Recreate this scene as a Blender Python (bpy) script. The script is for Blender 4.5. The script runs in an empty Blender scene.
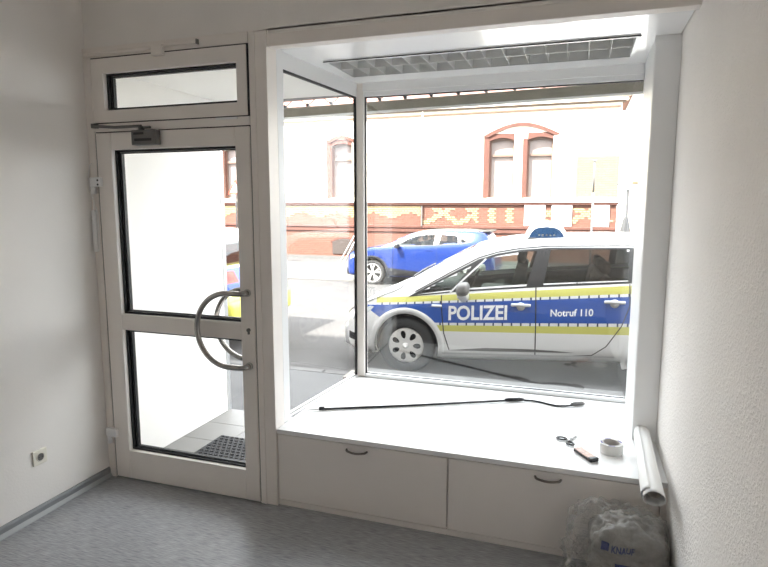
import bpy, bmesh, math, random
import numpy as np
from mathutils import Vector, Matrix, noise
from mathutils.bvhtree import BVHTree

S = bpy.context.scene
COL = S.collection
random.seed(7)
PI = math.pi

# ------------------------------------------------------------------ camera
cam = bpy.data.cameras.new('camera')
cam.sensor_fit = 'HORIZONTAL'; cam.sensor_width = 36.0
cam.lens = 579.877 * 36.0 / 768.0
cam.clip_start = 0.05; cam.clip_end = 300
cam_o = bpy.data.objects.new('camera', cam); COL.objects.link(cam_o)
F = Vector((-0.31563545, 0.93934184, -0.13420566))
R = Vector((0.94787681, 0.31863568, 0.00092616))
U = Vector((-0.04363269, 0.12691811, 0.99095307))
cam_o.matrix_world = Matrix(((R.x, U.x, -F.x, 2.61666), (R.y, U.y, -F.y, -2.68501),
                             (R.z, U.z, -F.z, 1.65116), (0, 0, 0, 1)))
S.camera = cam_o

# ------------------------------------------------------------------ light
W = bpy.data.worlds.new('world'); S.world = W; W.use_nodes = True
bg = W.node_tree.nodes['Background']
bg.inputs[0].default_value = (0.925, 0.955, 1.0, 1); bg.inputs[1].default_value = 2.35
sun = bpy.data.lights.new('sun', 'SUN'); sun.energy = 8.5; sun.angle = math.radians(1.5)
sun.color = (1.0, 0.95, 0.87)
sun_o = bpy.data.objects.new('sun', sun); COL.objects.link(sun_o)
sun_o.rotation_euler = Vector((0.36, 0.55, -0.76)).to_track_quat('-Z', 'Y').to_euler()
sun_o.location = (0, 0, 12)
def portal(name, loc, rot, sx, sy):
    l = bpy.data.lights.new(name, 'AREA'); l.shape = 'RECTANGLE'; l.size = sx; l.size_y = sy
    l.cycles.is_portal = True
    o = bpy.data.objects.new(name, l); COL.objects.link(o); o.location = loc; o.rotation_euler = rot
portal('portal_showcase', (2.0, 1.28, 1.45), (-PI/2, 0, 0), 2.3, 2.2)
portal('portal_niche', (0.5, 1.28, 1.2), (-PI/2, 0, 0), 1.3, 2.6)
S.view_settings.view_transform = 'Standard'; S.view_settings.look = 'None'
S.view_settings.exposure = 1.75; S.view_settings.gamma = 1.0
S.view_settings.use_curve_mapping = False
S.cycles.use_denoising = True
S.cycles.max_bounces = 14; S.cycles.diffuse_bounces = 8; S.cycles.glossy_bounces = 5
S.cycles.transparent_max_bounces = 32; S.cycles.sample_clamp_indirect = 6.0
S.cycles.caustics_reflective = False; S.cycles.caustics_refractive = False

# ------------------------------------------------------------------ materials
def nt(m):
    m.use_nodes = True
    return m.node_tree.nodes, m.node_tree.links
def mat(name, col, rough=0.6, metal=0.0, var=0.0, vscale=8.0, bump=0.0, bscale=60.0, stretch=None,
        spec=0.5, coat=0.0, emit=None, detail=4.0):
    m = bpy.data.materials.new(name); n, l = nt(m)
    b = n['Principled BSDF']
    b.inputs['Base Color'].default_value = (*col, 1); b.inputs['Roughness'].default_value = rough
    b.inputs['Metallic'].default_value = metal; b.inputs['Specular IOR Level'].default_value = spec
    b.inputs['Coat Weight'].default_value = coat
    tc = n.new('ShaderNodeTexCoord'); mp = n.new('ShaderNodeMapping')
    l.new(tc.outputs['Object'], mp.inputs['Vector'])
    if stretch: mp.inputs['Scale'].default_value = stretch
    if var > 0:
        t = n.new('ShaderNodeTexNoise'); t.inputs['Scale'].default_value = vscale; t.inputs['Detail'].default_value = detail
        l.new(mp.outputs[0], t.inputs['Vector'])
        r = n.new('ShaderNodeValToRGB')
        lo = [max(0, c * (1 - var)) for c in col]; hi = [min(1, c * (1 + var)) for c in col]
        r.color_ramp.elements[0].position = 0.3; r.color_ramp.elements[1].position = 0.7
        r.color_ramp.elements[0].color = (*lo, 1); r.color_ramp.elements[1].color = (*hi, 1)
        l.new(t.outputs['Fac'], r.inputs[0]); l.new(r.outputs[0], b.inputs['Base Color'])
    if bump > 0:
        t2 = n.new('ShaderNodeTexNoise'); t2.inputs['Scale'].default_value = bscale; t2.inputs['Detail'].default_value = 3
        l.new(mp.outputs[0], t2.inputs['Vector'])
        bp = n.new('ShaderNodeBump'); bp.inputs['Strength'].default_value = bump; bp.inputs['Distance'].default_value = 0.01
        l.new(t2.outputs['Fac'], bp.inputs['Height']); l.new(bp.outputs[0], b.inputs['Normal'])
    return m
def glassmat(name, tint=(1, 1, 1), ior=1.5, gl=1.0, amount=1.0):
    m = bpy.data.materials.new(name); n, l = nt(m)
    for x in list(n):
        if x.type != 'OUTPUT_MATERIAL': n.remove(x)
    out = [x for x in n if x.type == 'OUTPUT_MATERIAL'][0]
    tr = n.new('ShaderNodeBsdfTransparent'); tr.inputs[0].default_value = (*tint, 1)
    g = n.new('ShaderNodeBsdfGlossy'); g.inputs['Roughness'].default_value = 0.0; g.inputs[0].default_value = (gl, gl, gl, 1)
    f = n.new('ShaderNodeFresnel')          # thin pane: no total reflection where a ray leaves through the back face
    ge = n.new('ShaderNodeNewGeometry'); mi = n.new('ShaderNodeMix'); mi.inputs[2].default_value = ior; mi.inputs[3].default_value = 1.0/ior
    l.new(ge.outputs['Backfacing'], mi.inputs[0]); l.new(mi.outputs[0], f.inputs[0])
    mx = n.new('ShaderNodeMixShader'); am = n.new('ShaderNodeMath'); am.operation = 'MULTIPLY'; am.inputs[1].default_value = amount
    l.new(f.outputs[0], am.inputs[0]); l.new(am.outputs[0], mx.inputs[0]); l.new(tr.outputs[0], mx.inputs[1]); l.new(g.outputs[0], mx.inputs[2])
    l.new(mx.outputs[0], out.inputs[0])
    return m

M = {}
M['wall'] = mat('wall_paint', (0.88, 0.85, 0.82), 0.85, var=0.02, vscale=3, bump=0.12, bscale=110)
M['wall_rough'] = None
M['niche'] = mat('niche_paint', (0.86, 0.85, 0.82), 0.8, var=0.02, vscale=2, bump=0.1, bscale=60)
M['frame'] = mat('white_plastic_frame', (0.86, 0.81, 0.765), 0.38, var=0.02, vscale=5)
M['white'] = mat('white_lacquer', (0.86, 0.86, 0.86), 0.35)
M['worktop'] = mat('white_laminate', (0.88, 0.88, 0.88), 0.3, var=0.01, vscale=10)
M['cabinet'] = mat('cabinet_laminate', (0.88, 0.835, 0.80), 0.4, var=0.015, vscale=3)
M['glossceil'] = mat('gloss_panel', (0.95, 0.95, 0.955), 0.13)
M['gasket'] = mat('black_rubber', (0.012, 0.012, 0.014), 0.5)
M['steel'] = mat('brushed_steel', (0.52, 0.51, 0.49), 0.28, metal=1.0)
M['handlesteel'] = mat('satin_steel', (0.40, 0.385, 0.365), 0.22, metal=1.0)
M['darksteel'] = mat('bronzed_steel', (0.22, 0.19, 0.17), 0.35, metal=0.9)
M['chrome'] = mat('chrome', (0.7, 0.7, 0.7), 0.15, metal=1.0)
M['alu'] = mat('aluminium', (0.62, 0.63, 0.63), 0.35, metal=0.6)
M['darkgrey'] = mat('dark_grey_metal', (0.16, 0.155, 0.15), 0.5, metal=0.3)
M['black'] = mat('black_plastic', (0.015, 0.015, 0.017), 0.4)
M['ink'] = mat('black_ink', (0.02, 0.02, 0.02), 0.6)
M['louvre'] = mat('louvre_metal', (0.72, 0.72, 0.71), 0.4, metal=0.1)
M['glass'] = glassmat('clear_glass', (0.985, 0.99, 0.985), 1.5, amount=0.3)
M['glassfront'] = glassmat('shop_window_glass', (0.97, 0.985, 0.98), 1.65)
M['baseboard'] = mat('grey_vinyl', (0.24, 0.25, 0.26), 0.5, var=0.05, vscale=20)
M['baselip'] = mat('light_grey_vinyl', (0.38, 0.39, 0.40), 0.5)
M['socket'] = mat('cream_plastic', (0.82, 0.79, 0.70), 0.35)
M['tile'] = mat('grey_entry_tile', (0.20, 0.195, 0.185), 0.5, var=0.06, vscale=6)
M['mat'] = mat('doormat_rubber', (0.016, 0.016, 0.018), 0.7, bump=0.3, bscale=120)
M['matnub'] = mat('doormat_nub', (0.04, 0.04, 0.042), 0.75)
M['asphalt'] = mat('asphalt', (0.052, 0.050, 0.049), 0.85, var=0.16, vscale=2.2, bump=0.3, bscale=140, detail=9)
M['pave'] = mat('pavement', (0.075, 0.075, 0.075), 0.85, var=0.12, vscale=4.5, bump=0.2, bscale=80, detail=8)
M['kerb'] = mat('kerb_stone', (0.10, 0.098, 0.095), 0.8, var=0.12, vscale=9)
M['render'] = mat('facade_render', (0.30, 0.275, 0.25), 0.9, var=0.04, vscale=2)
M['cream'] = mat('cream_plaster', (0.86, 0.78, 0.64), 0.9, var=0.03, vscale=2)
M['creambrick1'] = mat('cream_brick', (0.34, 0.26, 0.14), 0.85, var=0.12, vscale=5)
M['redmould'] = mat('red_brick_moulding', (0.105, 0.041, 0.029), 0.85, var=0.15, vscale=6)
M['corniceshade'] = mat('brown_cornice_shade', (0.12, 0.075, 0.045), 0.8)  # brown paints the shade lines below the cornice mouldings
M['brownframe'] = mat('brown_window_frame', (0.16, 0.10, 0.075), 0.6)
M['blind'] = mat('pale_blind', (0.30, 0.25, 0.23), 0.9, var=0.05, vscale=3)
M['darkglass'] = mat('dark_window', (0.05, 0.038, 0.033), 0.6)
M['poster'] = mat('white_board', (0.85, 0.85, 0.85), 0.6)
M['rooftile'] = mat('roof_tile', (0.25, 0.12, 0.09), 0.9, var=0.15, vscale=8)
M['awning'] = mat('olive_awning_bar', (0.15, 0.14, 0.11), 0.7, var=0.15, vscale=7)
M['galv'] = mat('galvanised_steel', (0.13, 0.13, 0.135), 0.5, metal=0.2)
M['darkgalv'] = mat('dark_grey_steel', (0.035, 0.035, 0.037), 0.7)  # even grey, darker than the galvanised steel
M['signred'] = mat('sign_red', (0.65, 0.06, 0.03), 0.5)
M['paper'] = mat('white_paper', (0.84, 0.84, 0.83), 0.75)
M['papercore'] = mat('grey_paper_inside', (0.50, 0.47, 0.45), 0.85)
M['tape'] = mat('clear_tape_roll', (0.74, 0.74, 0.72), 0.25)
M['tapeprint'] = mat('purple_core_print', (0.10, 0.09, 0.26), 0.5)
M['pink'] = mat('pale_pink_print', (0.62, 0.42, 0.36), 0.5, var=0.35, vscale=60)
M['blueprint'] = mat('blue_print', (0.02, 0.035, 0.17), 0.5)
M['sack'] = mat('grey_sack_film', (0.29, 0.275, 0.255), 0.35, var=0.2, vscale=14, bump=0.6, bscale=22)
# cars
M['silver'] = mat('silver_paint', (0.62, 0.62, 0.62), 0.3, metal=0.3, coat=0.5)
M['archsilver'] = mat('arch_silver_paint', (0.78, 0.775, 0.77), 0.28, metal=0.12, coat=0.6)
M['yellowfilm'] = mat('fluorescent_yellow_film', (0.60, 0.58, 0.10), 0.4)
M['tyre'] = mat('tyre_rubber', (0.022, 0.022, 0.023), 0.8)
M['hubcap'] = mat('hubcap_silver', (0.60, 0.58, 0.56), 0.38, metal=0.25)
M['arch'] = mat('wheel_well', (0.012, 0.012, 0.012), 0.9)
M['carblack'] = mat('car_black_trim', (0.018, 0.018, 0.02), 0.35)
M['carglass'] = glassmat('car_glass', (0.60, 0.66, 0.63), 1.5)
M['carglassdark'] = glassmat('car_glass_dark', (0.36, 0.39, 0.38), 1.5)
M['carseat'] = mat('seat_fabric', (0.05, 0.05, 0.052), 0.9, var=0.2, vscale=10)
M['carbrown'] = mat('brown_seat_cover', (0.12, 0.055, 0.045), 0.8)
M['bluepaint'] = mat('blue_metallic_paint', (0.010, 0.034, 0.19), 0.25, metal=0.3, coat=0.5)
M['bluelens'] = mat('blue_lens', (0.008, 0.026, 0.065), 0.15, coat=0.6)
M['redlens'] = mat('red_lens', (0.50, 0.01, 0.02), 0.2, coat=0.5)
M['lampglass'] = mat('headlamp_glass', (0.5, 0.52, 0.54), 0.1, coat=0.6)
M['whitepaint'] = mat('white_paint', (0.80, 0.80, 0.80), 0.35, coat=0.4)
M['textwhite'] = mat('reflective_white_lettering', (0.85, 0.86, 0.88), 0.4)

# rough woodchip wall
m = mat('woodchip_wall', (0.88, 0.85, 0.82), 0.9, var=0.015, vscale=4); M['wall_rough'] = m
n, l = nt(m)
tc = n.new('ShaderNodeTexCoord'); v = n.new('ShaderNodeTexNoise'); v.inputs['Scale'].default_value = 100; v.inputs['Detail'].default_value = 2.5
rp = n.new('ShaderNodeValToRGB'); rp.color_ramp.elements[0].position = 0.44; rp.color_ramp.elements[1].position = 0.66
bp = n.new('ShaderNodeBump'); bp.inputs['Strength'].default_value = 0.5; bp.inputs['Distance'].default_value = 0.005
l.new(tc.outputs['Object'], v.inputs['Vector']); l.new(v.outputs['Fac'], rp.inputs[0]); l.new(rp.outputs[0], bp.inputs['Height'])
l.new(bp.outputs[0], n['Principled BSDF'].inputs['Normal'])

# linoleum floor with fine streaks running along x
m = mat('grey_linoleum', (0.22, 0.23, 0.24), 0.38, spec=0.4); M['floor'] = m
n, l = nt(m); b = n['Principled BSDF']
tc = n.new('ShaderNodeTexCoord'); mp = n.new('ShaderNodeMapping'); mp.inputs['Scale'].default_value = (5, 85, 1)
mp.inputs['Rotation'].default_value = (0, 0, 0.03)
t = n.new('ShaderNodeTexNoise'); t.inputs['Scale'].default_value = 3.2; t.inputs['Detail'].default_value = 6
rp = n.new('ShaderNodeValToRGB'); rp.color_ramp.elements[0].position = 0.32; rp.color_ramp.elements[1].position = 0.68
rp.color_ramp.elements[0].color = (0.195, 0.20, 0.21, 1); rp.color_ramp.elements[1].color = (0.455, 0.46, 0.475, 1)
l.new(tc.outputs['Object'], mp.inputs['Vector']); l.new(mp.outputs[0], t.inputs['Vector']); l.new(t.outputs['Fac'], rp.inputs[0])
l.new(rp.outputs[0], b.inputs['Base Color'])

def brickmat(name, c1, c2, mort, bump=0.4):
    m = bpy.data.materials.new(name); n, l = nt(m); b = n['Principled BSDF']; b.inputs['Roughness'].default_value = 0.9
    tc = n.new('ShaderNodeTexCoord'); sp = n.new('ShaderNodeSeparateXYZ'); cb = n.new('ShaderNodeCombineXYZ')
    l.new(tc.outputs['Object'], sp.inputs[0]); l.new(sp.outputs[0], cb.inputs[0]); l.new(sp.outputs[2], cb.inputs[1])
    k = n.new('ShaderNodeTexBrick'); k.inputs['Scale'].default_value = 1.0
    k.inputs['Brick Width'].default_value = 0.25; k.inputs['Row Height'].default_value = 0.077
    k.inputs['Mortar Size'].default_value = 0.006
    k.inputs['Color1'].default_value = (*c1, 1); k.inputs['Color2'].default_value = (*c2, 1); k.inputs['Mortar'].default_value = (*mort, 1)
    l.new(cb.outputs[0], k.inputs['Vector']); l.new(k.outputs['Color'], b.inputs['Base Color'])
    bp = n.new('ShaderNodeBump'); bp.inputs['Strength'].default_value = bump; bp.inputs['Distance'].default_value = 0.01; bp.invert = True
    l.new(k.outputs['Fac'], bp.inputs['Height']); l.new(bp.outputs[0], b.inputs['Normal'])
    return m
M['redbrick'] = brickmat('red_brick', (0.150, 0.060, 0.040), (0.120, 0.045, 0.030), (0.15, 0.095, 0.072))
M['palebrick'] = brickmat('pale_yellow_brick', (0.22, 0.18, 0.12), (0.19, 0.15, 0.10), (0.09, 0.07, 0.055))

# police livery
def police_paint():
    m = mat('police_livery', (0.66, 0.66, 0.67), 0.28, metal=0.12, coat=0.6); n, l = nt(m); b = n['Principled BSDF']
    tc = n.new('ShaderNodeTexCoord'); sp = n.new('ShaderNodeSeparateXYZ'); l.new(tc.outputs['Object'], sp.inputs[0])
    X, Z = sp.outputs[0], sp.outputs[2]
    def op(o, a, c=None):
        k = n.new('ShaderNodeMath'); k.operation = o
        for i, q in enumerate((a, c)):
            if q is None: continue
            if isinstance(q, (int, float)): k.inputs[i].default_value = q
            else: l.new(q, k.inputs[i])
        return k.outputs[0]
    zt = op('ADD', op('MULTIPLY', X, 0.077), 0.81); zb = op('ADD', op('MULTIPLY', X, 0.047), 0.60)
    V = op('DIVIDE', op('SUBTRACT', Z, zb), op('SUBTRACT', zt, zb))
    def band(a, c): return op('MULTIPLY', op('GREATER_THAN', V, a), op('LESS_THAN', V, c))
    def mul(a, c): return op('MULTIPLY', a, c)
    edge = op('GREATER_THAN', X, op('ADD', op('MULTIPLY', op('SUBTRACT', 0.75, Z), 1.54), -0.48))
    tick = op('LESS_THAN', op('FRACT', op('DIVIDE', op('ADD', X, 5.0), 0.098)), 0.17)
    front = op('GREATER_THAN', X, 0.20); fr2 = op('GREATER_THAN', X, -0.36)
    blue = mul(band(0.0, 1.0), edge)
    yel = op('MAXIMUM', mul(band(1.11, 1.40), fr2), mul(band(-0.44, -0.13), front))
    chk = op('MAXIMUM', mul(band(1.0, 1.11), fr2), mul(band(-0.13, 0.0), front))
    dark = mul(chk, tick)
    cur = None
    def mix(fac, a, col):
        k = n.new('ShaderNodeMix'); k.data_type = 'RGBA'; l.new(fac, k.inputs[0])
        if isinstance(a, tuple): k.inputs[6].default_value = (*a, 1)
        else: l.new(a, k.inputs[6])
        k.inputs[7].default_value = (*col, 1)
        return k.outputs[2]
    c = mix(blue, (0.80, 0.795, 0.79), (0.009, 0.074, 0.37))
    c = mix(yel, c, (0.60, 0.58, 0.14))
    c = mix(chk, c, (0.75, 0.76, 0.78))
    c = mix(dark, c, (0.012, 0.03, 0.09))
    l.new(c, b.inputs['Base Color'])
    return m
M['police'] = police_paint()

# crumpled clear film
m = bpy.data.materials.new('clear_crumpled_film'); M['film'] = m; n, l = nt(m)
b = n['Principled BSDF']; b.inputs['Base Color'].default_value = (0.50, 0.49, 0.465, 1); b.inputs['Roughness'].default_value = 0.05; b.inputs['Specular IOR Level'].default_value = 1.0
out = [x for x in n if x.type == 'OUTPUT_MATERIAL'][0]
tr = n.new('ShaderNodeBsdfTransparent'); mx = n.new('ShaderNodeMixShader'); lw = n.new('ShaderNodeLayerWeight'); lw.inputs[0].default_value = 0.25
mr = n.new('ShaderNodeMapRange'); mr.inputs[3].default_value = 0.09; mr.inputs[4].default_value = 0.60
l.new(lw.outputs['Facing'], mr.inputs[0]); l.new(mr.outputs[0], mx.inputs[0]); l.new(tr.outputs[0], mx.inputs[1]); l.new(b.outputs[0], mx.inputs[2]); l.new(mx.outputs[0], out.inputs[0])
tc = n.new('ShaderNodeTexCoord'); t = n.new('ShaderNodeTexNoise'); t.inputs['Scale'].default_value = 45; t.inputs['Detail'].default_value = 3
bp = n.new('ShaderNodeBump'); bp.inputs['Strength'].default_value = 0.8; bp.inputs['Distance'].default_value = 0.02
l.new(tc.outputs['Object'], t.inputs['Vector']); l.new(t.outputs['Fac'], bp.inputs['Height']); l.new(bp.outputs[0], b.inputs['Normal'])

# ------------------------------------------------------------------ helpers
def tag(o, label=None, cat=None, group=None, kind=None):
    if label: o['label'] = label
    if cat: o['category'] = cat
    if group: o['group'] = group
    if kind: o['kind'] = kind
    return o
def empty(name, loc=(0, 0, 0), rz=0.0, parent=None):
    o = bpy.data.objects.new(name, None); COL.objects.link(o); o.location = loc; o.rotation_euler = (0, 0, rz)
    o.empty_display_size = 0.1
    if parent: o.parent = parent
    return o
def link(name, me, m, parent=None, smooth=False, kind=None):
    o = bpy.data.objects.new(name, me); COL.objects.link(o)
    if m is not None and len(me.materials) == 0: me.materials.append(m)
    if parent: o.parent = parent
    if kind: o['kind'] = kind
    if smooth:
        for f in me.polygons: f.use_smooth = True
    return o
class MB:
    def __init__(s): s.bm = bmesh.new()
    def box(s, x0, x1, y0, y1, z0, z1, bev=0.0, seg=1):
        r = bmesh.ops.create_cube(s.bm, size=1.0)
        for v in r['verts']:
            v.co = Vector((x0 + (v.co.x + .5) * (x1 - x0), y0 + (v.co.y + .5) * (y1 - y0), z0 + (v.co.z + .5) * (z1 - z0)))
        if bev > 0:
            es = list({e for v in r['verts'] for e in v.link_edges})
            bmesh.ops.bevel(s.bm, geom=es, offset=bev, segments=seg, affect='EDGES', profile=0.6)
        return s
    def tube(s, pts, r, n=10, closed=False, cap=True):
        pts = [Vector(p) for p in pts]; rs = r if isinstance(r, (list, tuple)) else [r] * len(pts)
        rings = []; up = None
        N = len(pts)
        for i, p in enumerate(pts):
            a = pts[(i - 1) % N] if (closed or i > 0) else p; c = pts[(i + 1) % N] if (closed or i < N - 1) else p
            t = (c - a).normalized()
            if up is None:
                up = Vector((0, 0, 1)) if abs(t.z) < .9 else Vector((1, 0, 0))
            sx = t.cross(up).normalized(); up = sx.cross(t).normalized()
            rings.append([s.bm.verts.new(p + (sx * math.cos(2*PI*k/n) + up * math.sin(2*PI*k/n)) * rs[i]) for k in range(n)])
        for i in range(N if closed else N - 1):
            A, B = rings[i], rings[(i + 1) % N]
            for k in range(n): s.bm.faces.new((A[k], A[(k+1) % n], B[(k+1) % n], B[k]))
        if cap and not closed:
            s.bm.faces.new(rings[0][::-1]); s.bm.faces.new(rings[-1])
        return s
    def lathe(s, prof, n=32, axis='Z', origin=(0, 0, 0), close=True):
        o = Vector(origin); rings = []
        for (r, h) in prof:
            ring = []
            for k in range(n):
                a = 2*PI*k/n; c, d = r*math.cos(a), r*math.sin(a)
                q = {'Z': (c, d, h), 'Y': (c, h, d), 'X': (h, c, d)}[axis]
                ring.append(s.bm.verts.new(o + Vector(q)))
            rings.append(ring)
        N = len(rings)
        for i in range(N if close else N - 1):
            A, B = rings[i], rings[(i+1) % N]
            for k in range(n): s.bm.faces.new((A[k], A[(k+1) % n], B[(k+1) % n], B[k]))
        return s
    def prism(s, poly, h0, h1, axis='Y'):
        def P(a, b, h): return {'Y': (a, h, b), 'Z': (a, b, h), 'X': (h, a, b)}[axis]
        A = [s.bm.verts.new(P(a, b, h0)) for a, b in poly]; B = [s.bm.verts.new(P(a, b, h1)) for a, b in poly]
        n = len(poly)
        s.bm.faces.new(A); s.bm.faces.new(B[::-1])
        for k in range(n): s.bm.faces.new((A[k], B[k], B[(k+1) % n], A[(k+1) % n]))
        return s
    def build(s, name, m, parent=None, smooth=False, kind=None):
        bmesh.ops.recalc_face_normals(s.bm, faces=s.bm.faces[:])
        me = bpy.data.meshes.new(name); s.bm.to_mesh(me); s.bm.free()
        return link(name, me, m, parent, smooth, kind)
def box(name, m, x0, x1, y0, y1, z0, z1, parent=None, bev=0.0, kind=None, seg=1):
    return MB().box(x0, x1, y0, y1, z0, z1, bev, seg).build(name, m, parent, kind=kind)
def ring_frame(x0, x1, z0, z1, ix0, ix1, iz0, iz1, y0, y1):
    """rectangular frame as one mesh with a mitred opening"""
    mb = MB(); bm = mb.bm
    def loop(xa, xb, za, zb, y): return [bm.verts.new(q) for q in ((xa, y, za), (xb, y, za), (xb, y, zb), (xa, y, zb))]
    O0, I0 = loop(x0, x1, z0, z1, y0), loop(ix0, ix1, iz0, iz1, y0)
    O1, I1 = loop(x0, x1, z0, z1, y1), loop(ix0, ix1, iz0, iz1, y1)
    for k in range(4):
        j = (k + 1) % 4
        bm.faces.new((O0[k], O0[j], I0[j], I0[k])); bm.faces.new((O1[k], I1[k], I1[j], O1[j]))
        bm.faces.new((O0[k], O1[k], O1[j], O0[j])); bm.faces.new((I0[k], I0[j], I1[j], I1[k]))
    return mb
def fillpoly(loops, step=None, axes=(0, 1)):
    """2D polygon with holes -> triangulated bmesh in (a,b,0), cut on a grid"""
    bm = bmesh.new()
    for lp in loops:
        vs = [bm.verts.new((a, b, 0)) for a, b in lp]
        for k in range(len(vs)): bm.edges.new((vs[k], vs[(k+1) % len(vs)]))
    bmesh.ops.triangle_fill(bm, use_beauty=True, use_dissolve=False, edges=bm.edges[:])
    if step:
        for ax in (0, 1):
            lo = min(v.co[ax] for v in bm.verts); hi = max(v.co[ax] for v in bm.verts)
            c = math.ceil(lo / step) * step
            while c < hi:
                co = Vector((0, 0, 0)); co[ax] = c; no = Vector((0, 0, 0)); no[ax] = 1
                bmesh.ops.bisect_plane(bm, geom=bm.verts[:] + bm.edges[:] + bm.faces[:], plane_co=co, plane_no=no, dist=1e-5)
                c += step
    return bm
def thicken(bm, t):
    bmesh.ops.recalc_face_normals(bm, faces=bm.faces[:])
    bmesh.ops.solidify(bm, geom=bm.faces[:], thickness=t)
def text_bm(s, size, bold=0.0, align='CENTER'):
    cu = bpy.data.curves.new('lettering', 'FONT'); cu.body = s; cu.size = size; cu.offset = bold; cu.align_x = align; cu.align_y = 'CENTER'
    cu.resolution_u = 4
    o = bpy.data.objects.new('lettering', cu); COL.objects.link(o)
    dg = bpy.context.evaluated_depsgraph_get()
    me = bpy.data.meshes.new_from_object(o.evaluated_get(dg))
    bm = bmesh.new(); bm.from_mesh(me)
    bpy.data.objects.remove(o); bpy.data.curves.remove(cu); bpy.data.meshes.remove(me)
    return bm
def inpoly(p, poly):
    x, y = p; c = False; j = len(poly) - 1
    for i in range(len(poly)):
        xi, yi = poly[i]; xj, yj = poly[j]
        if (yi > y) != (yj > y) and x < (xj - xi) * (y - yi) / (yj - yi) + xi: c = not c
        j = i
    return c
def bm_obj(name, bm, m, parent=None, smooth=False):
    me = bpy.data.meshes.new(name); bm.to_mesh(me); bm.free()
    return link(name, me, m, parent, smooth)
def copy_tree(o, parent=None):
    c = o.copy(); COL.objects.link(c); c.parent = parent
    for ch in [x for x in bpy.data.objects if x.parent == o]: copy_tree(ch, c)
    return c

# ------------------------------------------------------------------ room shell
XL, XR, YB, ZC = -0.0585, 3.035, -4.2, 2.95
box('floor', M['floor'], XL - .2, XR + .2, YB - .2, 0.03, -0.12, 0.0, kind='structure')
box('wall_left', M['wall'], XL - .25, XL, YB - .2, 0.06, -0.12, ZC, kind='structure')
box('wall_right', M['wall_rough'], XR, XR + .25, YB - .2, 1.05, -0.30, ZC, kind='structure')
box('wall_back', M['wall'], XL - .2, XR + .2, YB - .2, YB, -0.1, ZC, kind='structure')
box('ceiling', M['wall'], XL - .2, XR + .2, YB - .2, 0.2, ZC, ZC + .15, kind='structure')
MB().box(XL, XR, 0.0, 0.12, 2.512, ZC).build('wall_front', M['wall'], kind='structure')
# baseboard of the left wall
bb = empty('baseboard_left', (XL, 0, 0)); tag(bb, kind='structure')
mb = MB(); mb.prism([(0, 0), (0.011, 0), (0.011, .045), (0.006, .056), (0, .058)], YB, -0.004)
o = mb.build('skirting_strip', M['baseboard'], bb); 
# prism axis helper gives (x, h, z): profile in x/z along y
MB().prism([(0, 0), (0.024, 0), (0.022, .006), (0.011, .022), (0, .022)], YB, -0.008).build('lower_lip', M['baselip'], bb)
box('end_piece', M['darkgrey'], 0.0, 0.035, -0.006, -0.0005, 0.002, 0.060, bb)

# header trim above the showcase, post between door and showcase
box('trim_1', M['frame'], 1.098, XR, -0.006, 0.06, 2.433, 2.494, kind='structure', bev=.002)
box('trim_2', M['wall'], 1.098, XR, 0.0, 0.12, 2.494, 2.52, kind='structure')
post = empty('trim_3', (1.046, 0, 0)); tag(post, kind='structure')
box('post_body', M['frame'], -.049, .052, -.012, .09, 0, 2.512, post, bev=.002)
box('cover_strip', M['frame'], -.047, -.012, -.017, -.0115, 0, 2.512, post, bev=.002)

# ------------------------------------------------------------------ door with transom
dfr = empty('trim_4', (0, 0, 0)); tag(dfr, kind='structure')
box('left_jamb', M['frame'], XL + .001, -.006, -.021, .07, 0, 2.456, dfr, bev=.002)
box('head', M['frame'], XL + .001, .997, -.021, .07, 2.457, 2.512, dfr, bev=.002)
box('transom_bar', M['frame'], -.006, .997, -.021, .07, 2.056, 2.100, dfr, bev=.002)
box('threshold', M['alu'], -.03, .997, -.005, .07, -.015, .006, dfr)

door = empty('door_1', (0, 0, 0)); tag(door, kind='structure')
D0, D1 = -.022, .045
def rail(name, x0, x1, z0, z1, par=door): box(name, M['frame'], x0, x1, D0, D1, z0, z1, par, bev=.003)
rail('hinge_stile', .001, .107, .010, 2.050); rail('lock_stile', .908, .993, .010, 2.050)
rail('top_rail', .107, .908, 1.956, 2.050); rail('middle_rail', .107, .908, .927, 1.020); rail('bottom_rail', .107, .908, .010, .185)
def glazing(x0, x1, z0, z1, par, yg=.018):
    ring_frame(x0, x1, z0, z1, x0 + .012, x1 - .006, z0 + .010, z1 - .010, yg - .012, yg + .014).build('gasket', M['gasket'], par)
    ring_frame(x0 + .012, x1 - .006, z0 + .010, z1 - .010, x0 + .019, x1 - .011, z0 + .014, z1 - .014, yg + .010, yg + .026).build('spacer', M['alu'], par)
    ring_frame(x0 + .019, x1 - .011, z0 + .014, z1 - .014, x0 + .029, x1 - .013, z0 + .018, z1 - .018, yg + .004, yg + .026).build('inner_seal', M['gasket'], par)
    box('pane', M['glass'], x0 + .029, x1 - .013, yg + .012, yg + .018, z0 + .018, z1 - .018, par)
glazing(.107, .908, 1.020, 1.956, door); glazing(.107, .908, .185, .927, door)
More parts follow.
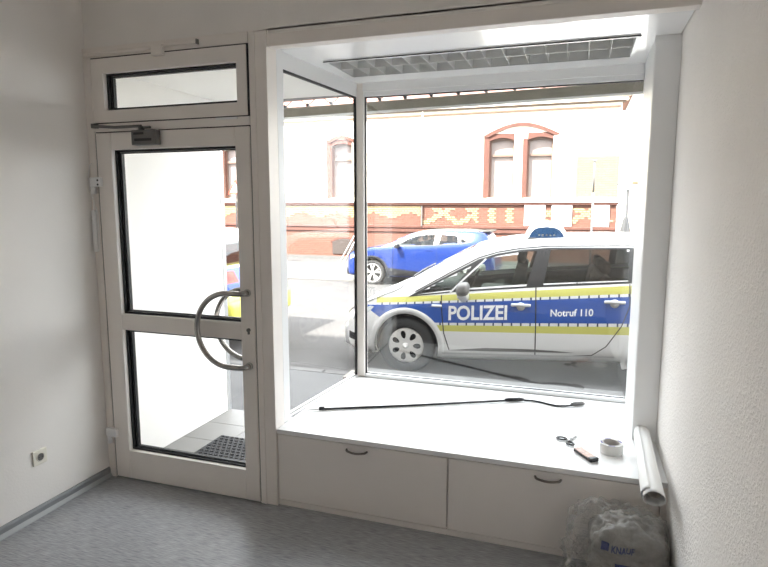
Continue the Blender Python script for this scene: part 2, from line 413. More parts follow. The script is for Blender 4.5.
def pull(ysgn, name):
    g = empty(name, (0, 0, 0), parent=door)
    y0 = D0 if ysgn < 0 else D1; yo = y0 + ysgn * .055
    pts = []
    zt, zb, xe = 1.186, .785, .955
    for k in range(0, 29):
        a = PI/2 + PI * k / 28
        pts.append((.86 + .192 * math.cos(a), yo, (zt+zb)/2 + .2005 * math.sin(a)))
    path = [(xe, y0 - ysgn * .002, zt), (xe, y0 + ysgn * .03, zt), (xe - .012, yo - ysgn * .006, zt), (xe - .035, yo, zt)] + pts + \
           [(xe - .035, yo, zb), (xe - .012, yo - ysgn * .006, zb), (xe, y0 + ysgn * .03, zb), (xe, y0 - ysgn * .002, zb)]
    MB().tube(path, .0148, 14).build('grip', M['handlesteel'], g, smooth=True)
    for z in (zt, zb): MB().lathe([(.0, -.004*1), (.021, -.004), (.021, .004), (0, .004)], 20, 'Y', (xe, y0 + ysgn * .005, z)).build('rosette', M['steel'], g)
    return g
pull(-1, 'pull_handle'); pull(1, 'outer_pull_handle')
# euro lock cylinder
mb = MB(); mb.lathe([(0, 0), (.010, 0), (.010, -.010), (0, -.010)], 16, 'Y', (.957, D0, .985)); mb.box(.9525, .9615, D0 - .008, D0, .962, .984)
mb.build('lock_cylinder', M['darkgrey'], door)
def hinge(z, screws):
    g = empty('hinge', (0, 0, z), parent=door)
    box('leaf_plate', M['white'], -.040, .036, D0 - .026, D0, -.022, .030, g, bev=.003)
    MB().tube([(-.022, D0 - .014, -.065), (-.022, D0 - .014, -.020)], .014, 12).build('barrel', M['white'], g, smooth=True)
    if screws:
        for zz in (-.011, .013): MB().lathe([(0, 0), (.0055, 0), (.0055, -.003), (0, -.003)], 12, 'Y', (.022, D0 - .026, zz)).build('screw', M['gasket'], g)
hinge(1.775, True); hinge(.288, False)
# door closer
cl = empty('closer', (.372, 0, 2.012), parent=door)
box('closer_body', M['darkgrey'], -.085, .075, D0 - .045, D0, -.040, .040, cl, bev=.004)
box('closer_label', M['ink'], -.062, .050, D0 - .0465, D0 - .045, -.020, -.006, cl)
box('closer_print', M['ink'], -.066, .000, D0 - .0465, D0 - .045, .014, .026, cl)  # ink strip for a second line of illegible lettering
MB().lathe([(0, 0), (.016, 0), (.016, .022), (0, .022)], 16, 'Z', (-.03, D0 - .024, .038)).build('spindle', M['darkgrey'], cl)
MB().tube([(-.03, D0 - .024, .062), (-.20, D0 - .035, .060), (-.357, D0 - .018, .075)], .008, 8).build('closer_arm', M['darkgrey'], cl)
box('arm_shoe', M['darkgrey'], -.374, -.344, D0 - .025, .0, .064, .088, cl)
MB().tube([(-.03, D0 - .024, .054), (.03, D0 - .026, .053)], .007, 8).build('arm_end', M['darkgrey'], cl)

for nm, a in (('hinge_gap_shade', (-.006, .001, -.015, .03, .010, 2.050)), ('lock_gap_shade', (.993, .997, -.010, .03, .010, 2.050)), ('head_gap_shade', (.001, .993, -.015, .03, 2.050, 2.056)), ('floor_gap_shade', (.001, .993, 0, .03, .0065, .010))):  # black strips put into the door gaps as their shade
    box(nm, M['gasket'], *a, parent=door)
win3 = empty('window_3', (0, 0, 0)); tag(win3, kind='structure')
ring_frame(-.001, .986, 2.106, 2.450, .078, .929, 2.171, 2.371, D0, D1).build('sash', M['frame'], win3)
glazing(.078, .929, 2.171, 2.371, win3)
ring_frame(-.0065, .996, 2.100, 2.457, -.001, .986, 2.106, 2.450, -.015, .03).build('sash_gap_shade', M['gasket'], win3)  # black ring paints the shade in the gap round the sash
box('sash_clip', M['white'], .80, .93, -.029, -.0212, 2.088, 2.099, win3, bev=.002)
# opener gear on top of the transom
op = tag(empty('transom_opener', (0, -.0212, 2.472)), 'slim white transom window opener rod with bracket above the door', 'window opener')
mb = MB(); mb.tube([(-.03, -.010, .0), (.50, -.010, .006)], .010, 10); mb.build('cover_rod', M['frame'], op, smooth=True)
box('bracket', M['frame'], .43, .50, -.030, .0, -.040, .012, op, bev=.004)
box('slide', M['frame'], .505, .705, -.018, .0, .004, .022, op, bev=.003)
box('slide_end', M['darkgrey'], .705, .713, -.018, .0, .000, .024, op)

# alarm contact with cable at the hinge side
al = tag(empty('alarm_contact', (-.03, -.0212, 1.5)), 'long white alarm contact strip with thin cable beside the upper door hinge', 'sensor')
box('contact_housing', M['white'], -.018, .010, -.022, .0, -.12, .12, al, bev=.005)
MB().tube([(-.004, -.012, .12), (.004, -.014, .17), (-.018, -.016, .23), (-.024, -.018, .30), (-.012, -.014, .37), (.0, -.010, .385)], .003, 8).build('cable', M['white'], al, smooth=True)
MB().tube([(.008, -.014, -.115), (.022, -.010, -.10), (.022, -.010, .10), (.012, -.012, .14)], .0025, 8).build('lead', M['white'], al, smooth=True)

# ------------------------------------------------------------------ showcase window (bay)
YG = 1.07
z0, z1 = 0.44, 2.367
win1 = empty('window_1', (0, 0, 0)); tag(win1, kind='structure')
box('corner_post', M['frame'], 1.150, 1.212, YG - .012, YG + .06, z0 + .002, 2.452, win1, bev=.002)
box('bottom_rail', M['white'], 1.213, 2.930, YG - .012, YG + .05, z0 + .001, z0 + .022, win1, bev=.002)
box('top_rail', M['white'], 1.213, 2.930, YG - .012, YG + .05, z1, 2.452, win1, bev=.002)
box('top_cover', M['white'], 1.213, 2.930, YG - .030, YG - .013, 2.395, 2.452, win1, bev=.002)
box('side_seal', M['gasket'], 1.213, 1.220, YG + .012, YG + .030, z0 + .022, z1, win1)
box('top_seal', M['gasket'], 1.220, 2.930, YG + .012, YG + .030, z1 - .006, z1, win1)
box('bottom_seal', M['gasket'], 1.220, 2.930, YG + .012, YG + .030, z0 + .022, z0 + .026, win1)
box('pane', M['glassfront'], 1.220, 2.930, YG + .018, YG + .024, z0 + .027, z1 - .006, win1)
# left pane, splayed slightly
ang = math.atan2(1.145 - 1.058, 1.06 - .09)
win2 = empty('window_2', (1.066, .092, 0), -ang); tag(win2, kind='structure')
Lg = 0.972
box('front_stile', M['white'], -.034, .032, 0, .062, z0 + .002, 2.452, win2, bev=.002)
box('bottom_rail', M['white'], -.03, .012, .062, Lg, z0 + .001, z0 + .012, win2, bev=.001)
box('top_rail', M['white'], -.03, .014, .062, Lg, z1, 2.452, win2, bev=.002)
mb = MB(); mb.box(-.008, .008, .062, Lg, z1 - .012, z1); mb.build('top_seal', M['gasket'], win2)
mb = MB(); mb.box(-.006, .004, .062, Lg, z0 + .012, z0 + .015); mb.build('bottom_seal', M['darkgrey'], win2)
mb = MB(); mb.box(-.008, .008, Lg - .012, Lg, z0 + .015, z1 - .012); mb.build('rear_seal', M['gasket'], win2)
box('pane', M['glass'], -.004, .002, .062, Lg - .012, z0 + .015, z1 - .012, win2)

# right-hand pilaster casing
pil = empty('trim_5', (0, 0, 0)); tag(pil, kind='structure')
MB().prism([(2.920, .474), (XR, .474), (XR, 1.096), (2.932, 1.096)], z0 - .74, 2.452, 'Z').build('pilaster', M['white'], pil)
box('casing_board', M['white'], 2.922, XR - .001, .458, .474, z0 + .001, 2.418, pil, bev=.001)
# gloss ceiling of the showcase with an opening for the lamp
ZS = 2.452
LX0, LX1, LY0, LY1 = 1.225, 2.838, .445, .845
mb = MB()
mb.box(1.02, LX0, .05, 1.30, ZS, ZS + .03); mb.box(LX1, XR - .006, .05, 1.30, ZS, ZS + .03)
mb.box(LX0, LX1, .05, LY0, ZS, ZS + .03); mb.box(LX0, LX1, LY1, 1.30, ZS, ZS + .03)
mb.build('ceiling_showcase', M['glossceil'], kind='structure')

# louvre lamp (switched off)
lamp = tag(empty('louvre_lamp', ((LX0+LX1)/2, (LY0+LY1)/2, ZS)), 'long recessed ceiling lamp with grey metal louvre, switched off, in the showcase ceiling', 'ceiling lamp')
hx, hy = (LX1-LX0)/2, (LY1-LY0)/2
mb = MB(); mb.box(-hx, hx, -hy, hy, .075, .080); mb.box(-hx, -hx+.004, -hy, hy, .0, .075); mb.box(hx-.004, hx, -hy, hy, 0, .075)
mb.box(-hx, hx, -hy, -hy+.004, 0, .075); mb.box(-hx, hx, hy-.004, hy, 0, .075); mb.build('housing', M['louvre'], lamp)
mb = MB()
mb.box(-hx-.016, hx+.016, -hy-.016, -hy+.003, -.008, .0); mb.box(-hx-.016, hx+.016, hy-.003, hy+.016, -.006, .0)
mb.box(-hx-.016, -hx+.003, -hy+.003, hy-.003, -.006, .0); mb.box(hx-.003, hx+.016, -hy+.003, hy-.003, -.006, .0); mb.build('trim_frame', M['alu'], lamp)
box('shadow_edge', M['gasket'], -hx-.018, hx+.018, -hy-.018, -hy-.016, -.008, -.003, lamp)
box('spine', M['louvre'], -hx+.004, hx-.004, -.003, .003, -.002, .06, lamp)
bl = None
for k in range(1, 15):
    x = -hx + 2*hx*k/15
    if bl is None:
        mb = MB(); mb.prism([(-.006, .06), (.006, .06), (.001, -.002), (-.001, -.002)], -hy+.005, hy-.005); bl = mb.build('louvre_blade', M['louvre'], lamp); bl.location = (x, 0, 0)
    else:
        c = bl.copy(); COL.objects.link(c); c.location = (x, 0, 0)
for yy in (-.1, .1): MB().tube([(-hx+.03, yy, .058), (hx-.03, yy, .058)], .008, 10).build('fluorescent_tube', M['white'], lamp, smooth=True)

# ------------------------------------------------------------------ worktop and cabinets
wt = box('worktop', M['worktop'], 1.100, XR - .001, -.004, YG - .013, .415, .440, bev=.0015)
tag(wt, 'broad white worktop filling the showcase behind the glass panes', 'worktop')
def cabinet(x0, x1, hx0, hx1, label):
    c = tag(empty('cabinet', ((x0+x1)/2, .0, 0)), label, 'cabinet', 'low cabinets under the showcase')
    w = (x1-x0)/2
    mb = MB(); mb.box(-w, w, .02, .50, .030, .414); mb.build('body', M['cabinet'], c)
    box('plinth', M['cabinet'], -w, w, .006, .03, .0, .030, c)
    d = box('door', M['cabinet'], -w + .003, w - .003, .0, .019, .036, .410, c, bev=.0015)
    mb = MB(); a, b2 = hx0 - (x0+x1)/2, hx1 - (x0+x1)/2
    pts = [(a, .002, .3815), (a + .004, -.012, .3805)] + [(a + (b2-a) * t, -.014 - .014 * math.sin(PI*t), .380 - .004 * math.sin(PI*t)) for t in [i/12 for i in range(1, 12)]] + [(b2 - .004, -.012, .3805), (b2, .002, .3815)]
    mb.tube(pts, .0058, 8); mb.build('bow_handle', M['darksteel'], d, smooth=True)
    return c
cabinet(1.100, 2.047, 1.508, 1.622, 'low cream cabinet beside the glass door post')
cabinet(2.049, 3.010, 2.468, 2.586, 'low cream cabinet behind the crumpled plastic sack, against the rough wall')
box('trim_6', M['cabinet'], 3.011, XR, .002, .03, 0, .414, kind='structure')

# wall socket
so = tag(empty('wall_socket', (XL, -.487, .322)), 'cream power socket low on the plain left wall above the grey skirting', 'socket')
mb = MB(); mb.box(0, .010, -.041, .041, -.041, .041, .004, 2); mb.build('cover_plate', M['socket'], so)
MB().lathe([(.0195, .0105), (.023, .0125), (.0245, .0105)], 28, 'X', (0, 0, 0)).build('rim', M['socket'], so, smooth=True)
MB().lathe([(0, .0101), (.0195, .0101), (.0195, .0112), (0, .0112)], 28, 'X').build('recess', M['darkgrey'], so)
for yy in (-.0095, .0095): MB().lathe([(0, .0112), (.0028, .0112), (.0028, .0118), (0, .0118)], 10, 'X', (0, yy, 0)).build('contact_hole', M['gasket'], so)

# ------------------------------------------------------------------ things on the worktop
ZW = .4405
po = tag(empty('telescopic_pole', (1.7, .58, ZW)), 'long thin black telescopic pole with white tip and trailing cord lying on the white worktop', 'pole')
def P(x, y, z): return (x - 1.7, y - .58, z)
MB().tube([P(1.205, .338, .008), P(1.7, .575, .008), P(2.232, .842, .010)], .0075, 10).build('shaft', M['black'], po, smooth=True)
MB().tube([P(1.135, .306, .006), P(1.155, .316, .007), P(1.205, .338, .008)], [.004, .006, .006], 10).build('white_tip', M['white'], po, smooth=True)
MB().tube([P(1.195, .334, .0125), P(1.225, .348, .0125)], .012, 10).build('collar', M['black'], po, smooth=True)
MB().tube([P(2.225, .838, .0135), P(2.25, .851, .0140), P(2.31, .880, .0140), P(2.335, .890, .012)], [.010, .013, .013, .008], 10).build('grip', M['black'], po, smooth=True)
MB().tube([P(2.335, .890, .008), P(2.38, .902, .007), P(2.43, .895, .006), P(2.48, .870, .006), P(2.53, .855, .006), P(2.58, .865, .007), P(2.62, .89, .008)], .0065, 8).build('cord', M['black'], po, smooth=True)
MB().tube([P(2.615, .888, .0135), P(2.635, .900, .0140), P(2.675, .925, .0140), P(2.69, .934, .010)], [.009, .013, .013, .008], 10).build('end_grip', M['darkgrey'], po, smooth=True)

sc = tag(empty('scissors', (2.605, .335, ZW), 0.0), 'small scissors with black finger loops lying on the white worktop', 'scissors')
def sloop(cx, cy, rx, ry, rot):
    pts = []
    for k in range(20):
        a = 2*PI*k/20; x, y = rx*math.cos(a), ry*math.sin(a)
        pts.append((cx + x*math.cos(rot) - y*math.sin(rot), cy + x*math.sin(rot) + y*math.cos(rot), .007))
    MB().tube(pts, .0048, 8, closed=True).build('finger_loop', M['black'], sc, smooth=True)
sloop(-.030, .012, .024, .016, 0.0); sloop(.014, -.042, .022, .015, -.9)
MB().prism([(-.010, .008), (.004, -.004), (.05, .062), (.047, .066)], .004, .006, 'Z').build('blade', M['darkgrey'], sc)
MB().prism([(-.004, -.016), (.010, -.024), (.044, .070), (.040, .070)], .006, .008, 'Z').build('blade', M['darkgrey'], sc)
MB().lathe([(0, .008), (.004, .008), (.004, .0105), (0, .0105)], 12, 'Z', (.006, .0, 0)).build('pivot_screw', M['chrome'], sc)

pk = tag(empty('slim_packet', (2.693, .172, ZW), math.radians(-56)), 'slim pale-pink printed packet with a black end on the white worktop', 'packet')
box('case', M['pink'], -.070, .048, -.022, .022, .0, .018, pk, bev=.004, seg=2)
box('black_end', M['black'], .048, .072, -.0225, .0225, .0, .020, pk, bev=.005, seg=2)
box('side_edge', M['black'], -.066, .048, -.0235, -.022, .002, .014, pk)

tp = tag(empty('tape_roll', (2.812, .262, ZW)), 'roll of clear packing tape lying flat on the white worktop', 'tape roll')
MB().lathe([(.040, .0), (.055, .0), (.056, .003), (.056, .047), (.055, .05), (.040, .05)], 40, 'Z').build('tape_winding', M['tape'], tp, smooth=True)
MB().lathe([(.0375, .0), (.040, .0), (.040, .051), (.0375, .051)], 40, 'Z').build('core', M['papercore'], tp, smooth=True)
for a in (0.5, 1.9, 3.3, 4.7):
    MB().prism([(.043*math.cos(a+d) if i < 3 else .052*math.cos(a+d), .043*math.sin(a+d) if i < 3 else .052*math.sin(a+d)) for i, d in enumerate((-.32, 0, .32, .32, 0, -.32))], .0495, .0506, 'Z').build('print_mark', M['tapeprint'], tp)

# rolled sheet of paper overhanging the front edge
ro = tag(empty('paper_roll', (2.955, .1, ZW)), 'rolled sheet of white paper overhanging the worktop edge against the rough wall', 'paper roll')
A = Vector((2.966 - 2.955, .42 - .1, .044)); B = Vector((2.945 - 2.955, -.270 - .1, .048))
ax = (B - A).normalized(); e1 = ax.cross(Vector((0, 0, 1))).normalized(); e2 = e1.cross(ax).normalized()
bm = bmesh.new(); NA, NL = 72, 26; grid = []
for i in range(NA + 1):
    th = 2*PI*1.35*i/NA - 1.0; rr0 = .0375 + .0065*i/NA
    row = []
    for j in range(NL + 1):
        t = j/NL
        t2 = t + (.05*math.sin(th*0.8+.4) * max(0, (t-.6)/.4)) * .9 - .11 * max(0, (.30-t)/.30) * max(0, math.cos(th - PI/2 - .2))
        rr = rr0 * (0.93 + .14*t) + .0012*math.sin(3*th + 4*t)
        row.append(bm.verts.new(A + ax*(B-A).length*t2 + e1*rr*math.cos(th) + e2*rr*math.sin(th)))
    grid.append(row)
for i in range(NA):
    for j in range(NL): bm.faces.new((grid[i][j], grid[i+1][j], grid[i+1][j+1], grid[i][j+1]))
thicken(bm, .0008)
bm_obj('outer_sheet', bm, M['paper'], ro, True)
mb = MB()
mb.lathe([(.026, -.28), (.0275, -.28), (.0275, .28), (.026, .28)], 28, 'Y')
o = mb.build('inner_tube', M['papercore'], ro, True); o.location = ((A+B)/2)

# crumpled sack and film
bag = tag(empty('plastic_sack', (2.835, -.17, 0)), 'crumpled clear plastic film around a grey sack with blue print on the floor', 'plastic bag')
def blob(sx, sy, h, seed, amp, sub=5, exp=3.0, ridges=1.0):
    bm = bmesh.new(); bmesh.ops.create_icosphere(bm, subdivisions=sub, radius=1.0)
    for v in bm.verts:
        d = v.co.normalized()
        k = (abs(d.x)**exp + abs(d.y)**exp + abs(d.z)**exp) ** (-1/exp)
        q = d * k
        p3 = Vector((d.x*2.2 + seed, d.y*2.2, d.z*2.2))
        r = 1.0 + amp*(noise.noise(p3)*.9 + ridges*(0.6 - abs(noise.noise(p3*2.3))*1.6)*.5 + .35*(0.5-abs(noise.noise(p3*5.1)))*1.2)
        z = (q.z*r + 1)/2*h
        v.co = Vector((q.x*r*sx, q.y*r*sy, max(.001, z)))
    return bm
bms = blob(.140, .112, .315, 3.1, .20, 5, 4.2, 1.0)
for v in bms.verts:
    v.co.x += .030; p3 = v.co*13
    v.co += Vector((v.co.x, v.co.y, v.co.z - .15)).normalized()*.016*(.5 - abs(noise.noise(p3))*1.6)
    v.co.z = max(.002, v.co.z)
tree = BVHTree.FromBMesh(bms)
bm_obj('sack', bms, M['sack'], bag, True)
def sackprint(name, bm, cx, cz, tilt, m):
    for v in bm.verts:
        x = cx + v.co.x*math.cos(tilt) - v.co.y*math.sin(tilt); z = cz + v.co.x*math.sin(tilt) + v.co.y*math.cos(tilt)
        h = tree.ray_cast(Vector((x, -1, z)), Vector((0, 1, 0)))
        v.co = Vector((x, (h[0].y if h[0] is not None else -.1) - .003, z))
    return bm_obj(name, bm, m, bag)
t = text_bm('KNAUF', .044, .0012)
for v in t.verts: v.co.x *= .62
bmesh.ops.triangulate(t, faces=t.faces[:]); bmesh.ops.subdivide_edges(t, edges=t.edges[:], cuts=2, use_grid_fill=False)
sackprint('print_lettering', t, .006, .250, -.04, M['blueprint'])
sackprint('print_square', fillpoly([[(-.015, -.020), (.015, -.020), (.015, .020), (-.015, .020)]], .006), -.062, .256, -.06, M['blueprint'])
t = fillpoly([[(-.042, -.012), (.042, -.012), (.042, .006), (-.042, .006)]], .006)
sackprint('print_line', t, .000, .150, -.06, M['blueprint'])
t = fillpoly([[(-.030, -.008), (.030, -.008), (.030, .006), (-.030, .006)]], .006)
sackprint('print_line', t, .010, .180, -.06, M['blueprint'])
bm_f = blob(.205, .135, .355, 9.7, .20, 6, 3.0, 1.0)
for v in bm_f.verts:
    p3 = v.co*16; f3 = v.co*38
    dsp = .022*(.5 - abs(noise.noise(p3))*1.7) + .010*(.5 - abs(noise.noise(f3))*1.7)
    nrm = Vector((v.co.x/.2, v.co.y/.13, (v.co.z-.18)/.18)).normalized()
    v.co += nrm*dsp
    v.co.z = max(.001, v.co.z)
    if v.co.x > .180: v.co.x = .180 + (v.co.x-.180)*.1
    if v.co.y > .150: v.co.y = .150 + (v.co.y-.150)*.1
bm_obj('film', bm_f, M['film'], bag, False)

# ------------------------------------------------------------------ niche outside the door
box('wall_niche', M['niche'], XL - .30, XL, .06, 1.255, -.35, 2.60, kind='structure')
box('trim_7', M['alu'], XL - .02, XL + .006, 1.255, 1.295, -.2, 2.44, kind='structure')
box('ceiling_niche', M['niche'], XL - .3, 1.05, .071, 1.30, 2.432, 2.60, kind='structure')
nf = empty('floor_entry', (0, 0, 0)); tag(nf, kind='structure')
box('screed', M['kerb'], XL, 1.06, .071, 1.29, -.30, -.030, nf)
tl = None
for i in range(3):
    for j in range(4):
        x = XL + .002 + i*.373; y = .073 + j*.304
        if tl is None:
            tl = box('tile', M['tile'], 0, .369, 0, .300, -.03, -.020, nf, bev=.0015); tl.location = (x, y, 0)
        else:
            c = tl.copy(); COL.objects.link(c); c.location = (x, y, 0)
dm = tag(empty('doormat', (.53, .45, -.020)), 'dark rubber doormat with a raised nub pattern outside the glass door', 'doormat')
box('base', M['mat'], -.325, .325, -.30, .32, 0, .008, dm, bev=.003)
mb = MB()
for i in range(16):
    for j in range(15):
        x = -.30 + i*.040 + (.02 if j % 2 else 0); y = -.275 + j*.041
        if x > .31: continue
        mb.prism([(x-.013, y), (x, y-.010), (x+.013, y), (x, y+.010)], .008, .015, 'Z')
mb.build('nub_field', M['matnub'], dm, kind='stuff')

# outside face of the shop building (flanks; unseen upper part sized for the shadow on the street)
mb = MB(); mb.box(-16, 14, 1.02, 1.30, 2.60, 4.7); mb.box(-16, 14, -9, 1.30, 4.7, 4.9); mb.build('wall_shop_upper', M['render'], kind='structure')
box('wall_shop_west', M['render'], -16, XL - .301, .9, 1.295, -.4, 2.60, kind='structure')
box('wall_shop_east', M['render'], XR + .251, 14, .9, 1.295, -.4, 2.60, kind='structure')
mb = MB(); mb.box(XR - .005, XR + .25, 1.06, 1.29, -.4, 2.44); mb.build('wall_shop_corner', M['render'], kind='structure')
box('wall_shop_base', M['render'], 1.061, 3.02, 1.02, 1.20, -.4, .438, kind='structure')
box('sill_outer', M['kerb'], 1.10, 2.930, 1.133, 1.29, .425, .440, kind='structure')
mb = MB(); mb.box(1.05, XR, 1.131, 1.30, 2.40, 2.60); mb.build('lintel_outer', M['render'], kind='structure')

# awning rail and bar above the shop window
aw = tag(empty('awning', (1.5, 1.6, 2.412)), 'olive awning bar with a hook rail along the top of the shop window', 'awning')
aw.rotation_euler = (0, -.018, 0)
def AX(x): return x - 1.5
mb = MB(); mb.box(AX(-1.2), AX(4.2), -.022, .03, -.055, .022, .010, 2); mb.build('front_bar', M['awning'], aw)
box('valance_lip', M['alu'], AX(-1.2), AX(4.2), -.028, -.012, -.066, -.050, aw)
box('hook_rail', M['galv'], AX(-1.2), AX(4.2), -.02, .02, .078, .100, aw)
for x in (-1.1, 4.1): box('bracket', M['galv'], AX(x) - .02, AX(x) + .02, -.31, .02, -.05, .11, aw)
hk = None
for k in range(-7, 14):
    x = AX(.343 + .2*k)
    mb = MB()
    if hk is None:
        hk = empty('hook', (x, 0, 0), parent=aw)
        hk.parent = aw
        h1 = MB().tube([(-.062, 0, .079), (-.03, 0, .052), (0, 0, .040), (.03, 0, .052), (.062, 0, .079)], .0035, 6).build('hook_wire', M['galv'], hk)
        h2 = MB().lathe([(0, -.012), (.013, -.012), (.013, .012), (0, .012)], 12, 'Y', (0, 0, .036)).build('roller', M['gasket'], hk)
    else:
        c = hk.copy(); COL.objects.link(c); c.location = (x, 0, 0)
        for q in (h1, h2):
            d = q.copy(); COL.objects.link(d); d.parent = c

# ------------------------------------------------------------------ street
ZR = -.277
def strip(name, m, x0, x1, prof, depth=.3):
    """profile of (y,z) extruded along x, with thickness below"""
    pl = list(prof) + [(prof[-1][0], prof[-1][1] - depth), (prof[0][0], prof[0][1] - depth)]
    mb = MB(); bm = mb.bm
    Av = [bm.verts.new((x0, y, z)) for y, z in pl]; Bv = [bm.verts.new((x1, y, z)) for y, z in pl]
    n = len(pl); bm.faces.new(Av); bm.faces.new(Bv[::-1])
    for k in range(n): bm.faces.new((Av[k], Bv[k], Bv[(k+1) % n], Av[(k+1) % n]))
    return mb.build(name, m, kind='structure')
strip('pavement_near', M['pave'], -30, 25, [(1.2, -.15), (2.95, -.175)])
kb = empty('kerb_near', (0, 2.95, -.28)); tag(kb, kind='structure')
k0 = None
for k in range(-14, 12):
    if k0 is None:
        k0 = box('kerb_stone', M['kerb'], .004, .996, 0, .13, -.1, .110, kb, bev=.012); k0.location = (k, 0, 0)
    else:
        c = k0.copy(); COL.objects.link(c); c.location = (k, 0, 0)
strip('road', M['asphalt'], -45, 35, [(3.08, ZR), (5.8, ZR), (12.6, -.53)])
strip('kerb_far', M['kerb'], -45, 35, [(12.6, -.49), (12.75, -.488)])
strip('pavement_far', M['pave'], -45, 35, [(12.75, -.488), (18.5, -.485), (45, -.485)])

# ------------------------------------------------------------------ cars
def hermite(xs, ys):
    xs = np.array(xs, float); ys = np.array(ys, float)
    d = np.diff(ys)/np.diff(xs); mm = np.zeros(len(xs)); mm[1:-1] = np.where(d[:-1]*d[1:] > 0, 2*d[:-1]*d[1:]/(d[:-1]+d[1:]+1e-12), 0); mm[0] = d[0]; mm[-1] = d[-1]
    def f(x):
        x = min(max(x, xs[0]), xs[-1]); i = min(int(np.searchsorted(xs, x, 'right'))-1, len(xs)-2); i = max(i, 0)
        h = xs[i+1]-xs[i]; t = (x-xs[i])/h
        return float((2*t**3-3*t*t+1)*ys[i] + (t**3-2*t*t+t)*h*mm[i] + (-2*t**3+3*t*t)*ys[i+1] + (t**3-t*t)*h*mm[i+1])
    return f
class Shape:
    def __init__(s, T, B, Wd, Bt, tum=1.0):
        s.T, s.B, s.W, s.S = hermite(*zip(*T)), hermite(*zip(*B)), hermite(*zip(*Wd)), hermite(*zip(*Bt))
        s.x0, s.x1 = T[0][0], T[-1][0]; s.tum = tum; s.cache = {}
    def section(s, x):
        k0 = round(x, 4)
        if k0 in s.cache: return s.cache[k0]
        T, B, Wd, S0 = s.T(x), s.B(x), s.W(x), s.S(x)
        B = min(B, T - .02); S0 = min(S0, B - .03)
        pts = []
        for u in np.linspace(0, 1, 22):
            pts.append((Wd*np.interp(u, [0, .06, .14, .34, .56, .80, .93, 1], [.90, .95, .972, .988, 1.0, .997, .985, .965]), S0 + (B-S0)*u))
        Wb = .965*Wd; h = T-B; k = min(1.0, max(.04, h/.5))*s.tum
        cp = [(Wb+.02*k, B-.3*h), (Wb, B), (Wb-.075*k, B+.36*h), (Wb-.165*k, B+.72*h), (Wb-.225*k, B+.875*h), (Wb-.34*k, B+.955*h), (Wb*.40, T-.012*k), (0, T), (-Wb*.4, T-.012*k)]
        for i in range(1, len(cp)-2):
            p0, p1, p2, p3 = [np.array(cp[j]) for j in (i-1, i, i+1, i+2)]
            for t in np.linspace(0, 1, 6)[1:]:
                pts.append(tuple(.5*((2*p1)+(-p0+p2)*t+(2*p0-5*p1+4*p2-p3)*t*t+(-p0+3*p1-3*p2+p3)*t**3)))
        pts[-1] = (0.0, T)
        a = np.array(pts); s.cache[k0] = a
        return a
    def y(s, x, z):
        a = s.section(x); return float(np.interp(z, a[:, 1], a[:, 0]))
    def z(s, x, y):
        a = s.section(x)[21:]; return float(np.interp(abs(y), a[::-1, 0], a[::-1, 1]))
    def xr(s, y, z, lo):
        """rear surface x for given y,z"""
        a, b = lo, s.x1
        for _ in range(24):
            c = (a+b)/2; sec = s.section(c)
            ins = z < s.T(c) and abs(y) < np.interp(z, sec[:, 1], sec[:, 0])
            if ins: a = c
            else: b = c
        return a
def circle(cx, cz, r, n=40, a0=0, a1=2*PI): return [(cx + r*math.cos(a0+(a1-a0)*k/n), cz + r*math.sin(a0+(a1-a0)*k/n)) for k in range(n)]
def side_panel(sh, loops, off, step, thick, side=-1):
    bm = fillpoly(loops, step)
    for v in bm.verts:
        x, z = v.co.x, v.co.y; v.co = Vector((x, side*(sh.y(x, z) + off), z))
    if thick: thicken(bm, thick)
    return bm
def strokes(sh, pts, w, off, side=-1):
    """thin strip following a polyline on the car side"""
    P2 = [Vector((a, b)) for a, b in pts]; out = []
    for i in range(len(P2)-1):
        n = max(1, int((P2[i+1]-P2[i]).length/.05))
        for k in range(n): out.append(P2[i].lerp(P2[i+1], k/n))
    out.append(P2[-1]); L, Rr = [], []
    for i, q in enumerate(out):
        t = (out[min(i+1, len(out)-1)] - out[max(i-1, 0)]).normalized(); nn = Vector((-t.y, t.x))*w/2
        L.append(q+nn); Rr.append(q-nn)
    bm = bmesh.new(); A = [bm.verts.new((q.x, side*(sh.y(q.x, q.y)+off), q.y)) for q in L]; B = [bm.verts.new((q.x, side*(sh.y(q.x, q.y)+off), q.y)) for q in Rr]
    for i in range(len(out)-1): bm.faces.new((A[i], A[i+1], B[i+1], B[i]))
    return bm
